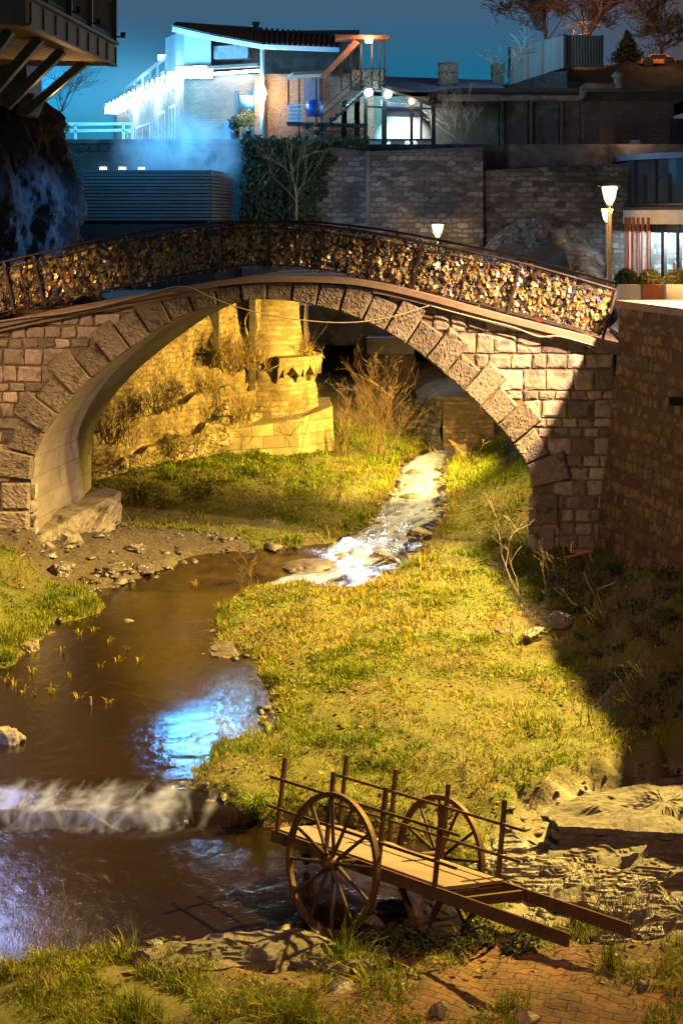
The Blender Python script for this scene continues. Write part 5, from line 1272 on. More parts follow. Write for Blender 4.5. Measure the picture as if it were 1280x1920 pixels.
# wall lamp on the pillar
wl2 = thing('wall_lamp', 'bright yellow-white wall lamp on the corner pillar of the brick house', 'wall lamp', P(488, 175, 72.1))
q = P(488, 175, 72.1); mb = MB(); mb.lathe([(0, -.36), (.2, -.3), (.27, 0), (.2, .3), (0, .36)], q, 14); mb.build('globe', emit('lamp_globe', (1, .80, .48), 60), wl2, smooth=True)  # globe enlarged to stand in for the lamp's starburst
mb = MB(); mb.box(q + Vector((0, .2, .2)), (.1, .3, .1)); mb.build('bracket', M['black'], wl2)
point_light('wall_lamp_light', q + Vector((0, -.5, 0)), (1, .72, .38), 480, .15)
# potted plants by the door
def cards(mb, c, rad, n, size, r, squash=1.0):
    for _ in range(n):
        d = Vector((r.gauss(0, 1), r.gauss(0, 1), r.gauss(0, 1))).normalized() * (r.random() ** .5)
        p = Vector(c) + Vector((d.x * rad, d.y * rad, d.z * rad * squash)); a = Vector((r.gauss(0, 1), r.gauss(0, 1), r.gauss(0, 1))).normalized(); b = a.orthogonal().normalized(); s = size * r.uniform(.6, 1.4)
        mb.add([p - a * s, p + b * s * .45, p + a * s, p - b * s * .45], [(0, 1, 2, 3)])
rp = random.Random(5)
for i, (px, h, m_, lb) in enumerate(((440, .75, 'ivy', 'small potted evergreen left of the house door'), (462, 1.1, 'shrub', 'pale bushy potted plant in front of the house door'))):
    p = P(px, 263, 71.3); t = thing('potted_plant', lb, 'plant', p); mb = MB(); mb.lathe([(0, 0), (.16, 0), (.22, .4), (.2, .42), (0, .40)], p, 14); mb.build('pot', M['black'], t, smooth=True)
    mb = MB(); cards(mb, p + Vector((0, 0, .42 + h * .45)), h * .42, 260, .09, rp, 1.15); mb.build('foliage', M[m_], t)
# pergola at the far left
pg = thing('pergola', 'white open pergola frame on the terrace left of the brick house', 'pergola', P(170, 262, 76))
for y in (232, 244):
    mb = MB(); mb.beam(P(96, y + 3, 73), P(250, y, 73), .1, .1); mb.beam(P(120, y, 80), P(250, y - 1, 80), .1, .1); mb.build('beam', M['white'], pg)
for px in (142, 232, 249): mb = MB(); mb.beam(P(px, 232, 73), P(px, 264, 73), .1, .1, (0, 1, 0)); mb.build('post', M['white'], pg)
mb = MB()
for k in range(7): mb.beam(P(110 + k * 22, 233, 73), P(130 + k * 19, 233, 80), .06, .06)
mb.build('rafter', M['white'], pg)

point_light('terrace_wall_fill', P(665, 350, 58), (.80, .86, 1), 800, .4)  # added cool fill in mid-air for the stone terrace wall
point_light('cliff_fill', (-3.4, 41.0, 9.4), (.08, .36, 1), 1300, .4, 38, (-9.4, 43.0, 7.6), .9)  # added blue spot hanging over the ravine, aimed at the cliff
point_light('steam_fill', (-6.0, 64.4, 12.4), (.03, .40, 1), 1000, .3)  # added blue light behind the steam to brighten it

# ================================================================== OUTSIDE STAIR AND PORCH
ss = thing('outside_stair', 'steel outside stair with a red sloping roof and mesh railings on the brick house', 'stair', P(650, 280, 71))
def bar(mb, x0, y0, x1, y1, Y, w=.07, Y1=None): return mb.beam(P(x0, y0, Y), P(x1, y1, Y1 or Y), w, w, (0, 1, 0))
mb = MB()
for x, y0, y1 in ((541, 150, 200), (561, 148, 264), (593, 148, 234), (603, 146, 234), (640, 118, 170), (658, 92, 168), (677, 80, 165), (697, 78, 168), (711, 76, 170), (721, 74, 280)): bar(mb, x, y0, x, y1, 70.5 if x > 630 else 70.8)
mb.build('post', M['black'], ss); 
mb = MB(); mb.prism([P(536, 147, 70.3), P(606, 144, 70.3), P(612, 138, 70.3), P(548, 141, 70.3)], (0, 2.2, .35)); mb.build('porch_roof', M['cream'], ss)
mb = MB(); mb.prism([P(600, 143, 70.2), P(607, 146, 70.2), P(674, 80, 70.2), P(664, 74, 70.2)], (0, 2.2, .15)); mb.build('stair_roof', M['redroof'], ss)
mb = MB(); mb.prism([P(628, 73, 70.0), P(729, 71, 70.0), P(729, 66, 70.0), P(628, 65, 70.0)], (0, 2.6, .1)); mb.build('landing_roof', M['redroof'], ss)
mb = MB()
for k in range(9):
    t = k / 8; a_ = P(lerp(604, 684, t), lerp(238, 166, t), 71.0); mb.box(a_ + Vector((0, .6, -.03)), (.32, 1.3, .07)); mb.box(a_ + Vector((-.14, .6, -.14)), (.03, 1.3, .24))
mb.build('step', M['concrete'], ss); 
for Y_ in (70.4, 71.9): mb = MB(); mb.beam(P(600, 246, Y_), P(692, 166, Y_), .1, .22, (0, 1, 0)); mb.build('stringer', M['black'], ss)
mb = MB()
bar(mb, 600, 208, 690, 128, 70.4, .05); bar(mb, 600, 222, 690, 143, 70.4, .04); bar(mb, 660, 130, 722, 128, 70.4, .05); bar(mb, 660, 168, 722, 168, 70.4, .05); bar(mb, 538, 198, 603, 192, 70.6, .05)
for k in range(22):
    t = k / 21; x = lerp(602, 690, t); y = lerp(238, 160, t); bar(mb, x, y, x + 12, y - 34, 70.4, .018); bar(mb, x + 12, y - 8, x, y - 22, 70.4, .018)
for k in range(14):
    x = 660 + k * 4.6; bar(mb, x, 167, x + 9, 130, 70.4, .018); bar(mb, x + 9, 167, x, 130, 70.4, .018)
mb.build('railing', M['black'], ss)
mb = MB(); bar(mb, 539, 198, 603, 194, 70.5, .06); bar(mb, 539, 228, 600, 232, 70.5, .06)
for k in range(13): bar(mb, 540 + k * 1.9, 200, 540 + k * 1.9 + 4, 230, 70.5, .022); bar(mb, 544 + k * 1.9, 200, 540 + k * 1.9, 230, 70.5, .022)
mb.build('porch_railing', M['white'], ss)
mb = MB(); mb.prism([P(537, 232, 70.4), P(690, 236, 70.4), P(690, 232, 70.4), P(537, 228, 70.4)], (0, 2, 0)); mb.build('landing', M['black'], ss)
for k in range(5):
    mb = MB(); mb.box(P(580 + k * 10, 240 + k * 6, 70.6) + Vector((0, .4, 0)), (.34, 1.1, .12)); mb.build('lower_step', M['black'], ss)
mb = MB(); bar(mb, 566, 236, 632, 276, 70.2, .08); bar(mb, 600, 246, 690, 246, 70.2, .04); bar(mb, 600, 236, 600, 275, 70.2, .04)
for k in range(12): bar(mb, 602 + k * 7, 236, 602 + k * 7 + 20, 274, 70.2, .02); bar(mb, 622 + k * 7, 236, 602 + k * 7, 274, 70.2, .02)
mb.build('lower_railing', M['black'], ss)
mb = MB(); mb.prism([P(660, 160, 72), P(722, 160, 72), P(722, 132, 72), P(660, 132, 72)], (0, .4, 0)); mb.build('parapet', M['brick'], ss)
mb = MB(); mb.prism([P(570, 190, 72.45), P(598, 190, 72.45), P(598, 150, 72.45), P(570, 150, 72.45)], (0, -.1, 0)); tag(mb.build('shuttered_window', M['blueroof']), 'blue-framed shuttered window under the stair porch', 'window')
q = P(590, 203, 70.2); mb = MB(); mb.lathe([(0, -.35), (.36, -.35), (.40, 0), (.36, .35), (0, .35)], q, 16)
M['bluep'] = pbr('blue_plastic', (.01, .035, .14), (.015, .05, .2), 6, .4, .1, .01)
tag(mb.build('barrel', M['bluep'], smooth=True), 'blue plastic barrel on the stair porch', 'barrel')
q = P(691, 75, 69.8); mb = MB(); mb.lathe([(0, -.14), (.15, -.1), (.17, .06), (0, .1)], q, 12); tag(mb.build('ceiling_lamp', emit('landing_glow', (1, .75, .42), 70), smooth=True), 'yellow lamp under the roof of the top stair landing', 'lamp'); point_light('landing_light', q + Vector((0, 0, -.4)), (1, .72, .38), 90, .1)

# ================================================================== GLAZED TERRACE ROOM
gp = thing('glazed_room', 'glazed terrace room with dark posts lit blue inside beside the stair', 'pavilion', P(750, 282, 70))
mb = MB()
for x, y0, y1, w in ((685, 165, 284, .16), (720, 166, 284, .22), (771, 188, 278, .14), (789, 193, 262, .10), (812, 200, 280, .18)): mb.beam(P(x, y0, 69.6), P(x, y1, 69.6), w, w, (0, 1, 0)); 
mb.build('post', M['black'], gp)
mb = MB(); mb.prism([P(716, 168, 69.3), P(818, 203, 69.3), P(818, 198, 69.3), P(716, 163, 69.3)], (0, 6, .6)); mb.build('roof', M['darkwood'], gp)
mb = MB()
for y in (262, 200): mb.beam(P(685, y, 69.6), P(812, y + (4 if y < 210 else 0), 69.6), .08, .08)
for k in range(24): bar(mb, 686 + k * 5, 262, 692 + k * 5, 280, 69.6, .02); bar(mb, 692 + k * 5, 262, 686 + k * 5, 280, 69.6, .02)
mb.build('balustrade', M['black'], gp)
mb = MB(); mb.prism([P(672, 290, 76), P(830, 290, 76), P(830, 180, 76), P(672, 150, 76)], (0, .3, 0)); mb.build('back_wall', M['white'], gp)
mb = MB(); mb.prism([P(628, 282, 72.9), P(688, 282, 72.9), P(688, 190, 72.9), P(628, 205, 72.9)], (0, -.08, 0)); mb.build('side_wall', M['white'], gp)
mb = MB(); mb.prism([P(640, 268, 72.7), P(650, 268, 72.7), P(650, 186, 72.7), P(640, 192, 72.7)], (0, -.1, 0)); mb.prism([P(664, 270, 72.7), P(674, 270, 72.7), P(674, 186, 72.7), P(664, 186, 72.7)], (0, -.1, 0)); mb.build('door', M['blueroof'], gp)
mb = MB(); mb.prism([P(722, 218, 69.7), P(770, 220, 69.7), P(770, 196, 69.7), P(722, 190, 69.7)], (0, .05, 0)); mb.prism([P(773, 220, 69.7), P(788, 220, 69.7), P(788, 205, 69.7), P(773, 200, 69.7)], (0, .05, 0)); mb.build('blind', M['blueroof'], gp)
q = P(757, 276, 73.5); dm = MB(); dm.lathe([(1.55, 0), (1.5, .4), (1.25, .85), (.8, 1.35), (.35, 1.7), (.28, 2.0), (0, 2.05)], q, 28)
tag(dm.build('oven_dome', M['white'], smooth=True), 'pale domed brick oven inside the glazed terrace room', 'oven')
for i, (x, y, s, c, lb) in enumerate(((691, 173, .17, (.6, .95, 1), 'cyan-white lamp in the left corner of the glazed room'), (727, 177, .16, (.6, .95, 1), 'cyan-white lamp at the thick dark post of the glazed room'), (771, 190, .11, (1, .8, .5), 'small yellowish lamp under the sloping roof of the glazed room'))):
    p = P(x, y, 69.2); mb = MB(); mb.lathe([(0, -s), (s * .8, -s * .6), (s, 0), (s * .8, s * .6), (0, s)], p, 12); tag(mb.build('lamp', emit('room_lamp_glow', c, 80), smooth=True), lb, 'lamp')
point_light('room_light', P(705, 195, 70.5), (.25, .80, 1), 330, .15); point_light('room_light', P(727, 185, 70.6), (.35, .85, 1), 200, .15); point_light('room_light', P(765, 225, 71.3), (1, .82, .66), 190, .3)
point_light('room_light', P(655, 195, 71.3), (.3, .82, 1), 120, .2)
for i, (px, lb) in enumerate(((705, 'covered table at the left of the glazed room'), (745, 'covered table at the middle of the glazed room'), (795, 'covered table at the right of the glazed room'))):
    p = P(px, 279, 70.6); mb = MB(); mb.box(p + Vector((0, 0, .36)), (.75, .6, .05)); mb.box(p + Vector((0, 0, .17)), (.62, .5, .34)); tag(mb.build('table', M['white']), lb, 'table')
# person-like silhouette by the post is left out

# ================================================================== DARK OLD BUILDING TO THE RIGHT
ob_ = thing('old_building', 'dark stained concrete and brick building above the terrace wall at the right', 'building', P(1000, 320, 72))
mb = MB(); mb.prism([P(816, 330, 72), P(1095, 330, 72), P(1095, 180, 72), P(816, 182, 72)], (0, 5, 0)); mb.build('concrete_front', M['darkconc'], ob_)
for x in (940, 994, 1051, 1090):
    mb = MB(); mb.prism([P(x - 3, 322, 71.95), P(x + 3, 322, 71.95), P(x + 3, 186, 71.95), P(x - 3, 186, 71.95)], (0, -.25, 0)); mb.build('pilaster', M['darkconc'], ob_)
mb = MB()
for x0, x1, y0, y1 in ((862, 934, 198, 272), (946, 988, 192, 272), (1001, 1046, 196, 272), (1056, 1086, 192, 272)): mb.prism([P(x0, y1, 71.97), P(x1, y1, 71.97), P(x1, y0, 71.97), P(x0, y0, 71.97)], (0, -.09, 0))
mb.build('panel', M['concrete'], ob_); bpy.data.objects['panel'].data.materials[0] = M['darkconc']
mb = MB(); mb.prism([P(925, 322, 71.5), P(1092, 316, 71.5), P(1092, 280, 71.5), P(925, 281, 71.5)], (0, .5, 0)); mb.build('plinth', M['concrete'], ob_)
mb = MB(); mb.prism([P(812, 184, 71.4), P(1098, 182, 71.4), P(1096, 166, 71.4), P(860, 164, 71.4), P(812, 171, 71.4)], (0, 5.8, .25)); mb.build('roof_edge', M['darkwood'], ob_)
mb = MB(); mb.prism([P(1094, 318, 71.7), P(1262, 318, 71.7), P(1262, 184, 71.7), P(1094, 186, 71.7)], (0, 5, 0)); mb.build('brick_front', M['greybrick'], ob_)
mb = MB(); mb.prism([P(1092, 190, 71.5), P(1290, 190, 71.5), P(1290, 170, 71.5), P(1092, 172, 71.5)], (0, 5.6, .5)); mb.build('earth_roof', M['soil'], ob_)
mb = MB(); mb.prism([P(1122, 308, 71.62), P(1153, 308, 71.62), P(1153, 241, 71.62), P(1122, 241, 71.62)], (0, .2, 0)); mb.prism([P(1119, 243, 71.6), P(1157, 243, 71.6), P(1157, 239, 71.6), P(1119, 239, 71.6)], (0, .2, 0)); mb.build('door', M['black'], ob_)
mb = MB(); mb.prism([P(1256, 300, 71.55), P(1330, 300, 71.55), P(1330, 222, 71.55), P(1256, 222, 71.55)], (0, .3, 0)); mb.build('dark_opening', M['black'], ob_)
mb = MB(); mb.tube([P(820, 183, 71.1), P(900, 183, 71.1), P(1086, 184, 71.1), P(1091, 181, 71.1), P(1093, 166, 71.1), P(1099, 162, 71.1), P(1158, 162, 71.1)], .16, 10); mb.tube([P(1158, 166, 71.1), P(1158, 142, 71.1)], .2, 10); mb.lathe([(.2, 0), (.32, .08), (.1, .3), (0, .32)], P(1158, 146, 71.1), 12)
mb.build('duct_pipe', M['concrete'], ob_, smooth=True)
point_light('old_building_spill', P(960, 300, 69.5), (.1, .5, 1), 40, .4)
def chimney(x0, x1, y0, y1, Y, label):
    mb = MB(); mb.prism([P(x0, y1, Y), P(x1, y1, Y), P(x1, y0 + 3, Y), P(x0, y0 + 3, Y)], (0, .8, 0))
    for yy in (y0, lerp(y0, y1, .35), y1 - 7): mb.prism([P(x0 - 1, yy + 4, Y - .05), P(x1 + 1, yy + 4, Y - .05), P(x1 + 1, yy, Y - .05), P(x0 - 1, yy, Y - .05)], (0, .9, 0))
    tag(mb.build('chimney', M['brick']), label, 'chimney')
M['plasterc'] = M['concrete']
chimney(823, 858, 115, 160, 79, 'larger square brick chimney rising over the blue sheet roof'); chimney(923, 945, 119, 160, 81, 'smaller brick chimney at the right end of the blue sheet roof')
br_ = MB(); br_.prism([P(700, 172, 76), P(960, 174, 76), P(925, 150, 82), P(718, 143, 82)], (0, 0, -.2)); br_.prism([P(700, 174, 76.1), P(960, 176, 76.1), P(960, 230, 76.1), P(700, 230, 76.1)], (0, 5, 0)); tag(br_.build('sheet_roof_house', M['blueroof']), 'low house with a blue-lit sheet metal roof behind the glazed room', 'house')
# director chair on the terrace
dc = thing('folding_chair', 'dark folding chair with blue back by the old building', 'chair', P(1188, 304, 68))
mb = MB()
for a, b, c, d in ((1176, 300, 1181, 266), (1203, 300, 1198, 264), (1178, 284, 1202, 282), (1180, 300, 1200, 282), (1200, 300, 1180, 282), (1176, 276, 1204, 274)): bar(mb, a, b, c, d, 68, .06)
mb.build('frame', M['black'], dc); mb = MB(); mb.prism([P(1181, 272, 68), P(1199, 271, 68), P(1198, 262, 68), P(1182, 263, 68)], (0, .05, 0)); mb.build('backrest', M['bluep'], dc)
# hill, fence, brick bank, car
mb = MB(); rows = []
prof = [(930, 172), (960, 160), (1000, 138), (1060, 126), (1130, 122), (1180, 118), (1290, 118), (1420, 112), (1600, 110)]
for j in range(22):
    t = j / 21; row = []
    for i in range(50):
        x = lerp(930, 1600, i / 49); yt = np.interp(x, [p[0] for p in prof], [p[1] for p in prof]); row.append(P(x, lerp(190, yt, min(1, t * 1.15)), 78 + 12 * t) + Vector((0, 0, .25 * float(fbm(i * .5, j * .5, 3, 3)))))
    rows.append(row)
rows.append([p + Vector((0, 60, 0)) for p in rows[-1]])
mb.grid(rows); tag(mb.build('hill', M['soil'], smooth=True), kind='structure')
mb = MB(); mb.grid([[P(lerp(950, 1062, k / 20), lerp(176, 172, k / 20), 77.5 + 1.5 * math.sin(k / 20 * 2)) for k in range(21)], [P(lerp(962, 1062, k / 20), lerp(158, 132, math.sin(k / 20 * 1.4)), 77.8 + 1.5 * math.sin(k / 20 * 2)) for k in range(21)]])
tag(mb.build('brick_bank', M['greybrick']), 'curved low brick bank below the corrugated fence', 'wall'); point_light('brick_bank_spill', P(1000, 120, 74), (.25, .6, 1), 60, .4)
fc = thing('corrugated_fence', 'tall corrugated sheet fence with brown and pale panels on the hill', 'fence', P(1050, 140, 84))
M['corr'] = pbr('pale_corrugated', (.30, .30, .30), (.42, .42, .42), 3, .5, .1, .01, stretch=(4, 4, .1), stain=(.30, .13, .07)); M['corrb'] = pbr('brown_corrugated', (.20, .14, .10), (.30, .21, .15), 3, .6, .1, .01, stretch=(3, 3, .2), stain=(.28, .10, .05))
def corr(p0, p1, q0, q1, n, m, nm):
    mb = MB(); d = (p1 - p0); d.z = 0; d.normalize(); nn = Vector((d.y, -d.x, 0)); mb.grid([[p0.lerp(p1, k / n) + nn * (.05 if k % 2 else -.05) for k in range(n + 1)], [q0.lerp(q1, k / n) + nn * (.05 if k % 2 else -.05) for k in range(n + 1)]]); mb.build(nm, m, fc)
corr(P(953, 160, 84), P(1058, 126, 80.5), P(953, 90, 84), P(1058, 66, 80.5), 50, M['corr'], 'pale_panel'); corr(P(1058, 126, 80.5), P(1128, 126, 82), P(1058, 65, 80.5), P(1128, 67, 82), 26, M['corrb'], 'brown_panel')
for x, y0, y1, Y in ((954, 160, 88, 83.9), (1058, 126, 64, 80.4), (1128, 126, 66, 81.9)): mb = MB(); bar(mb, x, y0, x, y1, Y, .12); mb.build('fence_post', M['darkwood'], fc)
mb = MB(); point_light('fence_spill', P(940, 60, 76), (.30, .70, 1), 650, .5)
car = thing('parked_car', 'small car parked on the hilltop with an orange-lit side', 'car', P(1232, 122, 88))
c0 = P(1200, 123, 88); s = 88 / F; mb = MB()
side = [(0, 0), (66, 0), (67, -7), (60, -12), (50, -18), (22, -19), (8, -10), (0, -8)]
mb.prism([c0 + Vector((x * s, 0, -y * s + .1)) for x, y in side], (0, 1.6, 0)); M['carp'] = pbr('orange_lit_car_paint', (.75, .25, .05), (.85, .32, .07), 2, .3, 0); mb.build('body', M['carp'], car, bevel=.06)  # orange light on the car is put into its paint colour
mb = MB(); mb.prism([c0 + Vector((x * s, -.02, -y * s + .1)) for x, y in ((12, -10), (50, -10), (47, -17), (24, -17.5))], (0, -.02, 0)); mb.build('side_window', M['dglass'], car)
for x in (14, 54): mb = MB(); mb.lathe([(0, -.1), (.3, -.1), (.3, .1), (0, .1)], c0 + Vector((x * s, .05, .18)), 16, (0, 1, 0)); mb.build('wheel', M['black'], car)
point_light('hill_lamp', P(1250, 60, 86), (1, .5, .18), 170, .3)

# ================================================================== ROUND CAFE
cf = thing('round_cafe', 'two-storey round cafe with dark glazed terrace and red timber slats at the right', 'building', (17.5, 66, 5.33))
cc = Vector((17.5, 66, 0)); R_ = 6.0
def ring(mb, r, z0, z1, r2=None, n=72): mb.lathe([(r2 or r - .2, z0), (r, z0), (r, z1), (r2 or r - .2, z1)], cc, n); return mb
ca_ = lambda ang, r: cc + Vector((math.cos(ang) * r, math.sin(ang) * r, 0))
mb = MB(); ring(mb, R_ + .12, 7.78, 8.34, .5); mb.build('fascia', M['cream'], cf, smooth=False)
mb = MB(); ring(mb, R_ + .16, 8.34, 8.46, .5); ring(mb, R_ - .05, 5.2, 5.5, .5); mb.build('floor_slab', M['darkwood'], cf)
mb = MB(); mb.lathe([(R_ - .1, 8.46), (R_ - .1, 10.35)], cc, 72); mb.build('terrace_glass', M['dglass'], cf, smooth=True)
mb = MB(); ring(mb, R_ + .15, 10.35, 10.58, .3); mb.lathe([(.3, 10.58), (.3, 10.35)], cc, 12); mb.build('roof', M['blueroof'], cf)
mb = MB(); mb.lathe([(R_ + .05, 8.52), (R_ + .10, 8.52), (R_ + .10, 8.60), (R_ + .05, 8.60), (R_ + .05, 8.52)], cc, 72)
for k in range(18):
    an = math.pi + .05 + k * .12; p = ca_(an, R_ - .03); mb.beam((p.x, p.y, 8.46), (p.x, p.y, 10.36 if k % 2 == 0 else 9.75), .06, .06, (0, 1, 0))
mb.build('terrace_frame', M['black'], cf)
mb = MB(); mb.lathe([(R_ - 3.2, 5.4), (R_ - 3.2, 7.8)], cc, 60); mb.build('inner_wall', M['white'], cf, smooth=True)
fr = MB(); fr.lathe([(R_ - .3, 7.45), (R_ - .2, 7.45), (R_ - .2, 7.8), (R_ - .3, 7.8)], cc, 72); fr.lathe([(R_ - .3, 5.4), (R_ - .2, 5.4), (R_ - .2, 5.62), (R_ - .3, 5.62)], cc, 72)
for k in range(14):
    an = math.pi + .03 + k * .135; p = ca_(an, R_ - .25); fr.beam((p.x, p.y, 5.4), (p.x, p.y, 7.8), .16, .16, (math.cos(an), math.sin(an), 0))
wf = fr.build('window_frame', M['black'], cf)
a = NT('clear_pane'); gl = a.n('BsdfGlossy', {'Roughness': .03}); tr = a.n('BsdfTransparent', {'Color': (.86, .93, .95, 1)}); a.link(a.n('MixShader', {0: .08, 1: tr.outputs[0], 2: gl.outputs[0]}).outputs[0], a.o.inputs[0]); M['pane'] = a.m
mb = MB(); mb.lathe([(R_ - .28, 5.6), (R_ - .28, 7.5)], cc, 60); mb.build('pane', M['pane'], wf, smooth=True)
def slatset(a0, n, da=.026):
    for k in range(n):
        an = a0 + k * da; p = ca_(an, R_ + .17); mb = MB(); mb.beam((p.x, p.y, 5.4), (p.x, p.y, 8.05), .085, .10, (math.cos(an), math.sin(an), 0)); mb.build('slat', M['terra'], cf)
slatset(math.pi - .06, 2); slatset(math.pi + .22, 6, .055); slatset(math.pi + .86, 4, .045)
for an, e, c in ((math.pi + .34, 420, (.45, .8, 1)), (math.pi + .72, 1200, (.85, .95, 1)), (math.pi + 1.05, 900, (.8, .9, 1))):
    p = ca_(an, R_ - 1.4); point_light('cafe_light', (p.x, p.y, 7.3), c, e, .2)
mb = MB()
for an in (math.pi + .62, math.pi + .80, math.pi + .98):
    p = ca_(an, R_ - 1.1); mb.box((p.x, p.y, 5.85), (.8, .5, .9))
tag(mb.build('counter', M['cream']), 'pale counter inside the lit cafe windows', 'counter')
point_light('cafe_slat_light', (11.0, 61.3, 5.9), (1, .55, .35), 40, .1)
# planters in front of the cafe
for i, (x0, x1, lb, m_) in enumerate(((1160, 1200, 'left timber planter in front of the cafe with a dark bush', 'ivy'), (1204, 1244, 'middle timber planter in front of the cafe with a golden bush', 'shrub'), (1248, 1300, 'right timber planter in front of the cafe with a pale leafy bush', 'shrub'))):
    a_, b_ = P(x0, 565, 50), P(x1, 565, 49.4); z1 = P(0, 533, 50).z; t = thing('planter', lb, 'planter', ((a_.x + b_.x) / 2, 50, 5.33)); mb = MB()
    mb.prism([(a_.x, a_.y, 5.33), (b_.x, b_.y, 5.33), (b_.x, b_.y, z1), (a_.x, a_.y, z1)], (0, .6, 0)); mb.build('box', M['cream'] if i != 1 else M['terra'], t)
    mb = MB(); cards(mb, Vector(((a_.x + b_.x) / 2, 50.3, z1 + .18)), .36, 900, .06, rp, .85); cards(mb, Vector((lerp(a_.x, b_.x, .25), 50.3, z1 + .1)), .25, 300, .06, rp, .8); cards(mb, Vector((lerp(a_.x, b_.x, .8), 50.3, z1 + .1)), .25, 300, .06, rp, .8); mb.build('foliage', M[m_], t)
point_light('planter_light', P(1255, 500, 49.2), (1, .7, .32), 95, .1)

# ================================================================== STREET LAMPS
GLOW = emit('lantern_glow', (1, .60, .17), 18); POSTM = pbr('brass_post', (.16, .11, .05), (.26, .18, .08), 8, .45, .2, .004, .5)
def street_lamp(px, ytop, Y, zbase, label, e):
    p = P(px, ytop, Y); t = thing('street_lamp', label, 'street lamp', (p.x, Y, zbase), 'street lamps along the promenade'); zt = p.z; b = Vector((p.x, Y, 0)); up = lambda z: b + Vector((0, 0, z))
    mb = MB(); mb.lathe([(.14, zbase - b.z), (.12, zbase + .35), (.075, zbase + .4), (.06, zt - .75), (.05, zt - .62)], b, 14); mb.build('post', POSTM, t, smooth=True)
    fr_ = MB()
    for k in range(6):
        an = k * math.pi / 3 + .3; c, s_2 = math.cos(an), math.sin(an); fr_.tube([up(zt - .60) + Vector((c * .08, s_2 * .08, 0)), up(zt - .42) + Vector((c * .17, s_2 * .17, 0)), up(zt - .05) + Vector((c * .26, s_2 * .26, 0))], .012, 6)
    fr_.lathe([(.0, zt - .64), (.1, zt - .62), (.1, zt - .58), (0, zt - .56)], b, 14)
    fr_.lathe([(.0, zt + .03), (.34, zt - .02), (.34, zt - .05), (0, zt - .04)], b, 20); ln = fr_.build('lantern', M['black'], t)
    gb = MB(); gb.lathe([(0, zt - .56), (.06, zt - .555), (.15, zt - .41), (.235, zt - .06), (0, zt - .06)], b, 18); gb.build('glow_glass', GLOW, ln, smooth=True)
    point_light('street_lamp_light', up(zt - .3) + Vector((0, -.55, 0)), (1, .62, .25), e, .12)
street_lamp(1142, 347, 46.5, 5.33, 'tall street lamp nearest the bridge end with a glowing glass lantern', 420)
street_lamp(1137.5, 389, 62.0, 5.33, 'street lamp half hidden behind the nearest lamp by the cafe', 90)
street_lamp(820, 418, 64.0, 4.9, 'lone street lamp glowing above the middle of the bridge railing', 120)

point_light('brick_front_fill', P(1180, 235, 66), (1, .62, .38), 150, .3)  # added warm fill that brightens the old brick front

# ================================================================== PLANTS
MINR = [.003]
def branch(mb, p, d, L, rad, depth, r, spread=.55, n=4, up=.15, kids=(2, 4), segs=4, droop=0.0):
    pts = [Vector(p)]; rr = [rad]; d = Vector(d).normalized()
    for i in range(segs):
        d = (d + Vector((r.gauss(0, .16), r.gauss(0, .16), r.gauss(0, .12) + up * .25 - droop))).normalized(); pts.append(pts[-1] + d * (L / segs)); rr.append(max(MINR[0], rad * (1 - .6 * (i + 1) / segs)))
    mb.tube(pts, rr, n, cap=False)
    if depth > 0:
        for k in range(r.randint(*kids)):
            i = r.randint(1, segs); q = pts[i]; dd = (d + Vector((r.gauss(0, spread), r.gauss(0, spread), r.gauss(up, spread * .7)))).normalized()
            branch(mb, q, dd, L * r.uniform(.5, .8), rr[i] * .65, depth - 1, r, spread, max(3, n - 1), up, kids, segs, droop)
def brush(name, base, nst, h, spread, rad, depth, seed, label, cat, mat, lean=(0, 0), kids=(2, 3), leaf=False):
    r = random.Random(seed); mb = MB()
    for _ in range(nst):
        b = Vector(base) + Vector((r.gauss(0, spread * .35), r.gauss(0, spread * .3), -.05)); d = Vector((r.gauss(lean[0], spread * .55), r.gauss(lean[1], spread * .4), 1))
        branch(mb, b, d, h * r.uniform(.45, 1.0), rad, depth, r, .5, 4, .2, kids)
    o = mb.build(name, mat, uv=False)
    if leaf:
        lf = MB(); cards(lf, Vector(base) + Vector((0, 0, h * .3)), max(h, spread) * .6, 170, .04, r, .6); lf.build('dry_leaf', M['dry'], o, uv=False)
    return tag(o, label, cat)
def gp_(px, py, Y=None):
    p = GW(px, py) if Y is None else P(px, py, Y); return Vector((p.x, p.y, hz(p.x, p.y)))
brush('bush', gp_(700, 868), 15, 1.75, .7, .013, 3, 1, 'tangled leafless brown bush on the bank in the middle of the arch', 'bush', M['browntwig'], kids=(3, 5))
brush('bush', gp_(648, 880), 14, 1.3, .7, .012, 2, 2, 'lower reddish twiggy bush left of the big leafless bush', 'bush', M['browntwig'], kids=(2, 4))
brush('bush', gp_(470, 872), 12, 2.3, .9, .012, 2, 3, 'bare arching bush in front of the ashlar tower base', 'bush', M['twig'], kids=(2, 4))
brush('sapling', gp_(560, 905), 2, 1.7, .25, .016, 3, 4, 'thin bare sapling standing on the grass before the tower', 'sapling', M['darktwig'])
brush('sapling', gp_(545, 880), 3, 1.6, .5, .012, 2, 5, 'slender twiggy shoot beside the ashlar tower base', 'sapling', M['twig'])
brush('sapling', gp_(985, 1150), 1, 1.5, .1, .022, 2, 7, 'pale bare branching sapling at the edge of the shaded slope', 'sapling', M['paletwig'], lean=(-.55, .1), kids=(4, 6))
brush('dead_bush', gp_(1180, 1190, 26.5), 16, .9, .8, .010, 2, 8, 'tangle of dead stems on the shaded slope under the retaining wall', 'bush', M['darktwig'])
brush('dead_bush', gp_(1080, 1120, 30.5), 16, .9, .8, .010, 2, 9, 'dark dead stems at the foot of the right bridge pier', 'bush', M['darktwig'])
brush('dead_bush', gp_(1240, 1330, 23.5), 14, .7, .7, .010, 2, 10, 'dark scrub on the shaded slope at the right frame edge', 'bush', M['darktwig'])
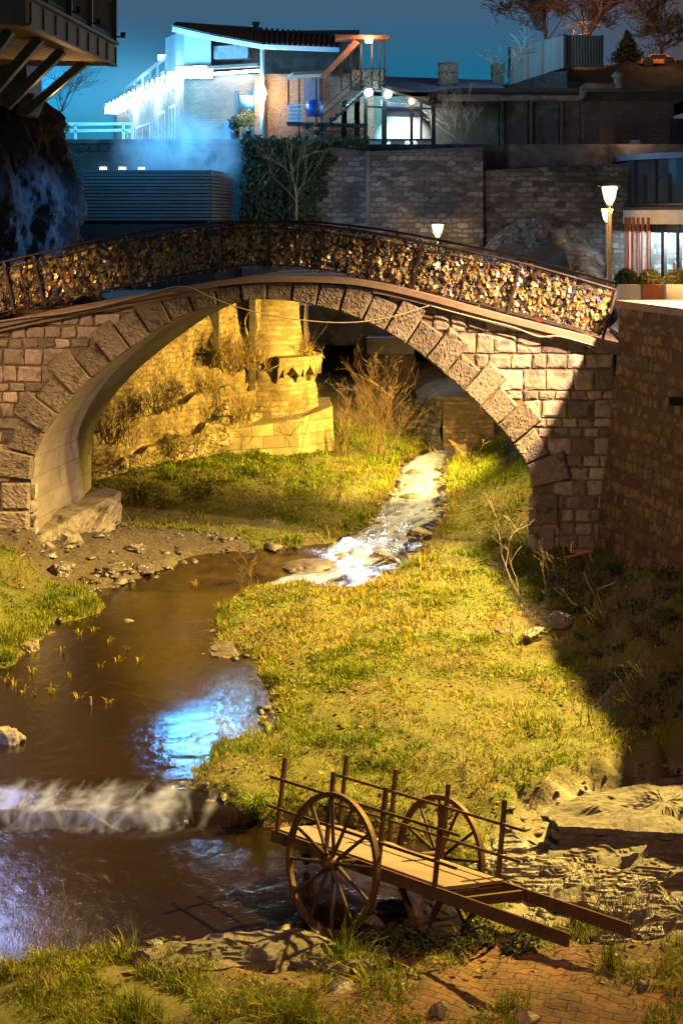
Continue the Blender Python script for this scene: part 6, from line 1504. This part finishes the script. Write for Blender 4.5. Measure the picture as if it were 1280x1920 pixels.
brush('dead_bush', gp_(880, 905), 12, .7, .8, .010, 2, 11, 'brown scrub on the right bank near the white rapids', 'bush', M['twig'])
brush('dead_bush', gp_(930, 860), 12, .8, .9, .010, 2, 12, 'brown scrub beside the far right bend of the stream', 'bush', M['darktwig'])
brush('dead_bush', gp_(610, 960), 12, .55, .9, .008, 2, 13, 'brown dry weeds on the grassy left bank above the water', 'weed', M['darktwig'])
brush('dead_bush', gp_(720, 955), 12, .6, .5, .008, 2, 14, 'russet dry weeds on the left edge of the rapids', 'weed', M['twig'])
brush('dead_weed', gp_(465, 1108), 8, .6, .3, .008, 2, 15, 'reddish dry weed stalks at the near lip of the rapids', 'weed', M['twig'])
brush('dead_weed', gp_(800, 1045), 14, .5, .6, .008, 2, 16, 'dark weeds on the right bank under the arch', 'weed', M['darktwig'])
brush('dead_weed', gp_(405, 1420), 12, .4, .5, .006, 2, 17, 'rust-coloured weeds at the water edge of the meadow', 'weed', M['twig'])
brush('dead_weed', gp_(1110, 1400), 6, .9, .3, .008, 1, 18, 'tall thin dry stalks standing in the right of the meadow', 'weed', M['darktwig'])
brush('dead_weed', gp_(900, 1490), 14, .45, .9, .006, 2, 19, 'dark weeds along the lower edge of the meadow behind the cart', 'weed', M['darktwig'])
brush('dead_weed', G(1110, 1750, .15), 22, .55, .7, .006, 2, 20, 'dry weeds tangled around the tips of the cart shafts', 'weed', M['darktwig'])
brush('dead_weed', G(1170, 1770, .15), 14, .7, .5, .006, 1, 21, 'thin dry stalks right of the cart shaft tips', 'weed', M['darktwig'])
brush('dead_weed', G(130, 1830, .15), 9, .7, .6, .006, 1, 22, 'thin dark stalks in the long grass at the lower left', 'weed', M['darktwig'])
brush('dead_weed', G(20, 1850, .15), 7, .8, .5, .006, 1, 23, 'dark upright stalks in the grass at the lower left corner', 'weed', M['darktwig'])
brush('dead_weed', gp_(145, 1120), 9, .45, .5, .006, 2, 24, 'pale dry weeds on the left bank below the pier rocks', 'weed', M['twig'])
brush('dead_weed', gp_(20, 1130), 14, .5, .8, .006, 2, 25, 'brown dry weeds on the left bank at the frame edge', 'weed', M['twig'])
# brush growing on the ruin and the tower
def rp_(px, py, Y): return P(px, py, Y)
for i, (px, py, Y, n, h, sp, lb) in enumerate(((470, 690, 44.3, 26, .7, .8, 'reddish dry brush hanging on the tower beside its balcony'), (425, 680, 43.8, 22, .6, .6, 'dry brush growing where the ruined wall meets the tower'), (575, 668, 46.0, 20, .4, .5, 'dry grass tuft growing on top of the tower balcony'),
                                               (300, 770, 41.4, 26, .5, .9, 'dark dry weeds on the ledge of the ruined wall'), (390, 735, 42.7, 16, .45, .7, 'brown weeds on the upper end of the ruin ledge'), (215, 830, 39.6, 26, .7, .7, 'dark brush at the shaded foot of the ruined wall'), (445, 790, 43.6, 22, .9, .8, 'dry brush on top of the ashlar base beside the tower'), (330, 850, 40.6, 20, .6, .9, 'dry brush on the rubble footing of the ruined wall'))):
    brush('wall_brush', rp_(px, py, Y), int(n * 1.6), h * 1.25, sp, .011, 2, 60 + i, lb, 'brush', M['twig'] if i not in (3, 5) else M['darktwig'], leaf=(i not in (5,)))
# reeds standing in the shallow pool
rr = random.Random(9)
def tuft(p, n, h, seed):
    r = random.Random(seed); mb = MB()
    for _ in range(n):
        an = r.uniform(0, 6.28); d = Vector((math.cos(an), math.sin(an), 0)); L = h * r.uniform(.5, 1.1); w = .010; sd = Vector((-d.y, d.x, 0)) * w; k = r.uniform(.2, .9)
        b = Vector(p) + d * r.uniform(0, .04); m = b + d * L * k * .4 + Vector((0, 0, L * .7)); e = b + d * L * k + Vector((0, 0, L * r.uniform(.5, 1.0)))
        mb.add([b - sd, b + sd, m + sd * .8, m - sd * .8, e], [(0, 1, 2, 3), (3, 2, 4)])
    return mb
for i, (px, py, n, h) in enumerate(((60, 1262, 9, .16), (118, 1222, 7, .2), (150, 1190, 12, .14), (176, 1184, 12, .14), (206, 1204, 8, .12), (222, 1240, 7, .13), (262, 1240, 8, .12), (12, 1278, 10, .16), (28, 1286, 8, .13), (96, 1300, 9, .17), (150, 1310, 7, .13), (66, 1302, 7, .12), (205, 1318, 9, .12), (45, 1300, 6, .14), (130, 1270, 6, .12), (366, 1098, 10, .13), (240, 1218, 7, .11), (190, 1250, 6, .12))):
    p = GW(px, py); p.z = float(wlev(p.y)) - .05; o = tuft(p, n, h + .06, 100 + i).build('reed_tuft', M['dry'], uv=False)
    tag(o, 'small yellow reed tuft poking out of the shallow upper pool', 'reed tuft', 'reed tufts in the shallow upper pool')
q = GW(170, 1322); mb = MB(); mb.tube([(q.x, q.y, .1), (q.x, q.y, .36)], .022, 8); tag(mb.build('stake', M['twig']), 'short yellow stake sticking out of the shallow pool', 'stake')
o = tuft(G(482, 1535, .1), 160, .38, 77).build('grass_tuft', M['grass'], uv=False); tag(o, 'big green grass tuft at the corner of the lower pool left of the cart', 'grass tuft')
o = tuft(G(575, 1620, .05), 80, .34, 78).build('grass_tuft', M['grass'], uv=False); tag(o, 'bright grass tuft seen through the near cart wheel', 'grass tuft')
o = tuft(GW(870, 1470), 60, .32, 79).build('leafy_plant', M['grass'], uv=False); tag(o, 'upright leafy green plant behind the cart stakes', 'plant')
mb = MB(); cards(mb, GW(300 + 195, 1352, .15), .10, 26, .07, rr, .8); tag(mb.build('leafy_plant', M['shrub'], uv=False), 'small yellow-green leafy plant at the pool edge of the meadow', 'plant')
mb = MB(); 
for _ in range(26): cards(mb, G(rr.uniform(690, 1010), rr.uniform(1745, 1795), .12) + Vector((0, 0, .05)), .16, 60, .032, rr, .45)
tag(mb.build('creeping_plants', M['ivy'], uv=False), 'low dark leafy ground cover under the cart shafts', 'ground cover', kind='stuff')
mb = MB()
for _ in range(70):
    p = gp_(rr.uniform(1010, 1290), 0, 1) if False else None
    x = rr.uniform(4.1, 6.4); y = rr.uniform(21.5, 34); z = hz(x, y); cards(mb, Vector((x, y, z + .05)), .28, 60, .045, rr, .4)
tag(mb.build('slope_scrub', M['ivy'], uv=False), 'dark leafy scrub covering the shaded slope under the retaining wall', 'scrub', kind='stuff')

# ivy over the terrace wall with a bare tree in front
ri = random.Random(21); mb = MB()
for _ in range(5200):
    x = ri.uniform(452, 640); y = ri.uniform(262, 470)
    edge = 622 - max(0, y - 300) * .28 + 8 * math.sin(y * .11); 
    if x > edge + ri.gauss(0, 5): continue
    p = P(x, y, 65.0) + Vector((0, -abs(ri.gauss(.12, .14)), 0)); a_ = Vector((ri.gauss(0, 1), ri.gauss(0, .5), ri.gauss(-.4, 1))).normalized(); b_ = a_.orthogonal().normalized(); s = .11 * ri.uniform(.6, 1.4)
    mb.add([p - a_ * s, p + b_ * s * .6, p + a_ * s, p - b_ * s * .6], [(0, 1, 2, 3)])
for _ in range(1500):
    p = P(ri.uniform(455, 690), 268 + ri.gauss(0, 5), 65.2 + ri.uniform(-.3, .8)); a_ = Vector((ri.gauss(0, 1), ri.gauss(0, 1), ri.gauss(0, 1))).normalized(); b_ = a_.orthogonal().normalized(); s = .10 * ri.uniform(.6, 1.4)
    mb.add([p - a_ * s, p + b_ * s * .6, p + a_ * s, p - b_ * s * .6], [(0, 1, 2, 3)])
tag(mb.build('ivy', M['ivy'], uv=False), 'dark curtain of ivy hanging over the left of the stone terrace wall', 'ivy')
M['treebark'] = pbr('brown_bark', (0.10, 0.06, 0.045), (0.20, 0.125, 0.09), 8, 0.9, 0.2, 0.01)
def tree(name, base, h, seed, label, mat, depth=4, kids=(3, 5), spread=.5, trunk=.35, lean=(0, 0, 1), fork=.35, up=.15, rad=.012):
    r = random.Random(seed); t = thing(name, label, 'tree', base); mb = MB(); top_ = Vector(base) + Vector(lean).normalized() * h * fork
    mb.tube([Vector(base) - Vector((0, 0, .3)), Vector(base).lerp(top_, .5) + Vector((r.gauss(0, .05), 0, 0)), top_], [trunk, trunk * .75, trunk * .55], 10); mb.build('trunk', mat, t, smooth=True)
    mb = MB(); MINR[0] = .016 if base[1] > 80 else .007
    for k in range(r.randint(5, 7)):
        d = Vector((r.gauss(lean[0], spread * 1.3), r.gauss(0, spread), 1)); branch(mb, Vector(base).lerp(top_, r.uniform(.6, 1)), d, h * (1 - fork) * r.uniform(.5, .72), trunk * .35, depth, r, spread, 4, up, kids, 4)
    mb.build('crown', mat, t); MINR[0] = .003; return t
tree('bare_tree', P(555, 415, 63.6), 4.2, 31, 'thin pale bare tree in front of the ivy curtain', M['twig'], 3, (2, 3), .5, .06, fork=.3)
tree('bare_tree', P(868, 290, 70.9), 3.2, 32, 'small bare tree in front of the stained concrete building', M['paletwig'], 3, (2, 4), .5, .05, fork=.15)
tree('bare_tree', P(1098, 128, 92), 8.6, 33, 'large spreading bare tree behind the corrugated fence', M['treebark'], 5, (4, 5), .62, .30, fork=.22)
tree('bare_tree', P(1035, 120, 93), 6.4, 36, 'bare tree leaning left behind the corrugated fence', M['treebark'], 5, (3, 5), .6, .18, lean=(-.25, 0, 1), fork=.25)
tree('bare_tree', P(1240, 115, 95), 4.2, 34, 'smaller russet bare tree on the hill behind the parked car', M['twig'], 4, (3, 5), .6, .14, fork=.2)
tree('bare_tree', P(955, 168, 76.5), 2.8, 37, 'thin bare tree in front of the pale fence panels', M['darktwig'], 3, (2, 3), .5, .06, fork=.2)
tree('bare_tree', P(95, 225, 58), 3.0, 35, 'bare branches rising left of the pergola above the cliff', M['darktwig'], 3, (2, 4), .8, .06, lean=(.8, 0, .6), fork=.2)
ct = thing('conifer', 'dark pointed conifer between fence and car on the hill', 'tree', P(1175, 120, 90)); mb = MB(); mb.tube([P(1175, 122, 90), P(1175, 64, 90)], [.12, .03], 8); mb.build('trunk', M['darktwig'], ct)
mb = MB()
for _ in range(2600):
    t = rr.random() ** .7; z = lerp(58, 116, t); p = P(1175, z, 90) + Vector((rr.gauss(0, .28) * t * 1.5, rr.gauss(0, .28) * t * 1.5, 0)); cards(mb, p, .05, 1, .12, rr)
mb.build('crown', M['conifer'], ct, uv=False)
# cyan-lit shrub beside the cliff top
sh = thing('garden_bush', 'leafy bush lit cyan at the left end of the terrace wall', 'bush', P(95, 245, 64)); mb = MB(); cards(mb, P(92, 226, 64), .55, 900, .08, rr, .9); cards(mb, P(108, 240, 64), .5, 600, .08, rr, .7); mb.build('foliage', M['shrub'], sh, uv=False)
mb = MB(); mb.tube([P(94, 262, 64), P(93, 235, 64)], [.06, .04], 8); mb.build('stem', M['darktwig'], sh)
point_light('bush_spill', P(125, 215, 62), (.2, .8, 1), 45, .2)

# ================================================================== MIST DRIFTING ROUND THE FLOODLIT HOUSE
a = NT('floodlit_mist'); a.t.nodes.remove(a.p); oc = a.coord()
dd = a.n('VectorMath', {0: a.mapping(oc, (1 / 9.0, 1 / 10.0, 1 / 4.6))}, operation='LENGTH').outputs['Value']
nz = a.noise(a.mapping(oc, (1, 1, 1.3)), .28, 3, .5)
den = a.math('MULTIPLY', a.ramp(dd, [(0.0, 1), (.95, 0)]), a.math('MULTIPLY_ADD', nz, .035, .006))
vol = a.n('VolumePrincipled', {'Color': (.55, .9, 1, 1), 'Density': den, 'Anisotropy': .1}); a.link(vol.outputs[0], a.o.inputs['Volume'])
V = ICOV * np.array([9.2, 10.2, 4.7]); me = bpy.data.meshes.new('mist'); me.from_pydata(V.tolist(), [], ICOF); me.materials.append(a.m); mi_ = bpy.data.objects.new('mist', me); SC.collection.objects.link(mi_); mi_.location = (-12.8, 77.0, 13.6)
tag(mi_, 'cyan-lit mist hanging around the floodlit house', 'mist', kind='stuff')

point_light('treetop_fill', P(1085, 95, 87), (1, .55, .3), 700, .5, 150, P(1080, 10, 93), .6)  # added light hidden behind the fence to warm the tree crowns

for p, e in (((-12.5, 73.5, 15.2), 900), ((-14.5, 79, 15.0), 1100)): point_light('mist_glow_light', p, (.04, .50, 1.0), e, .5)
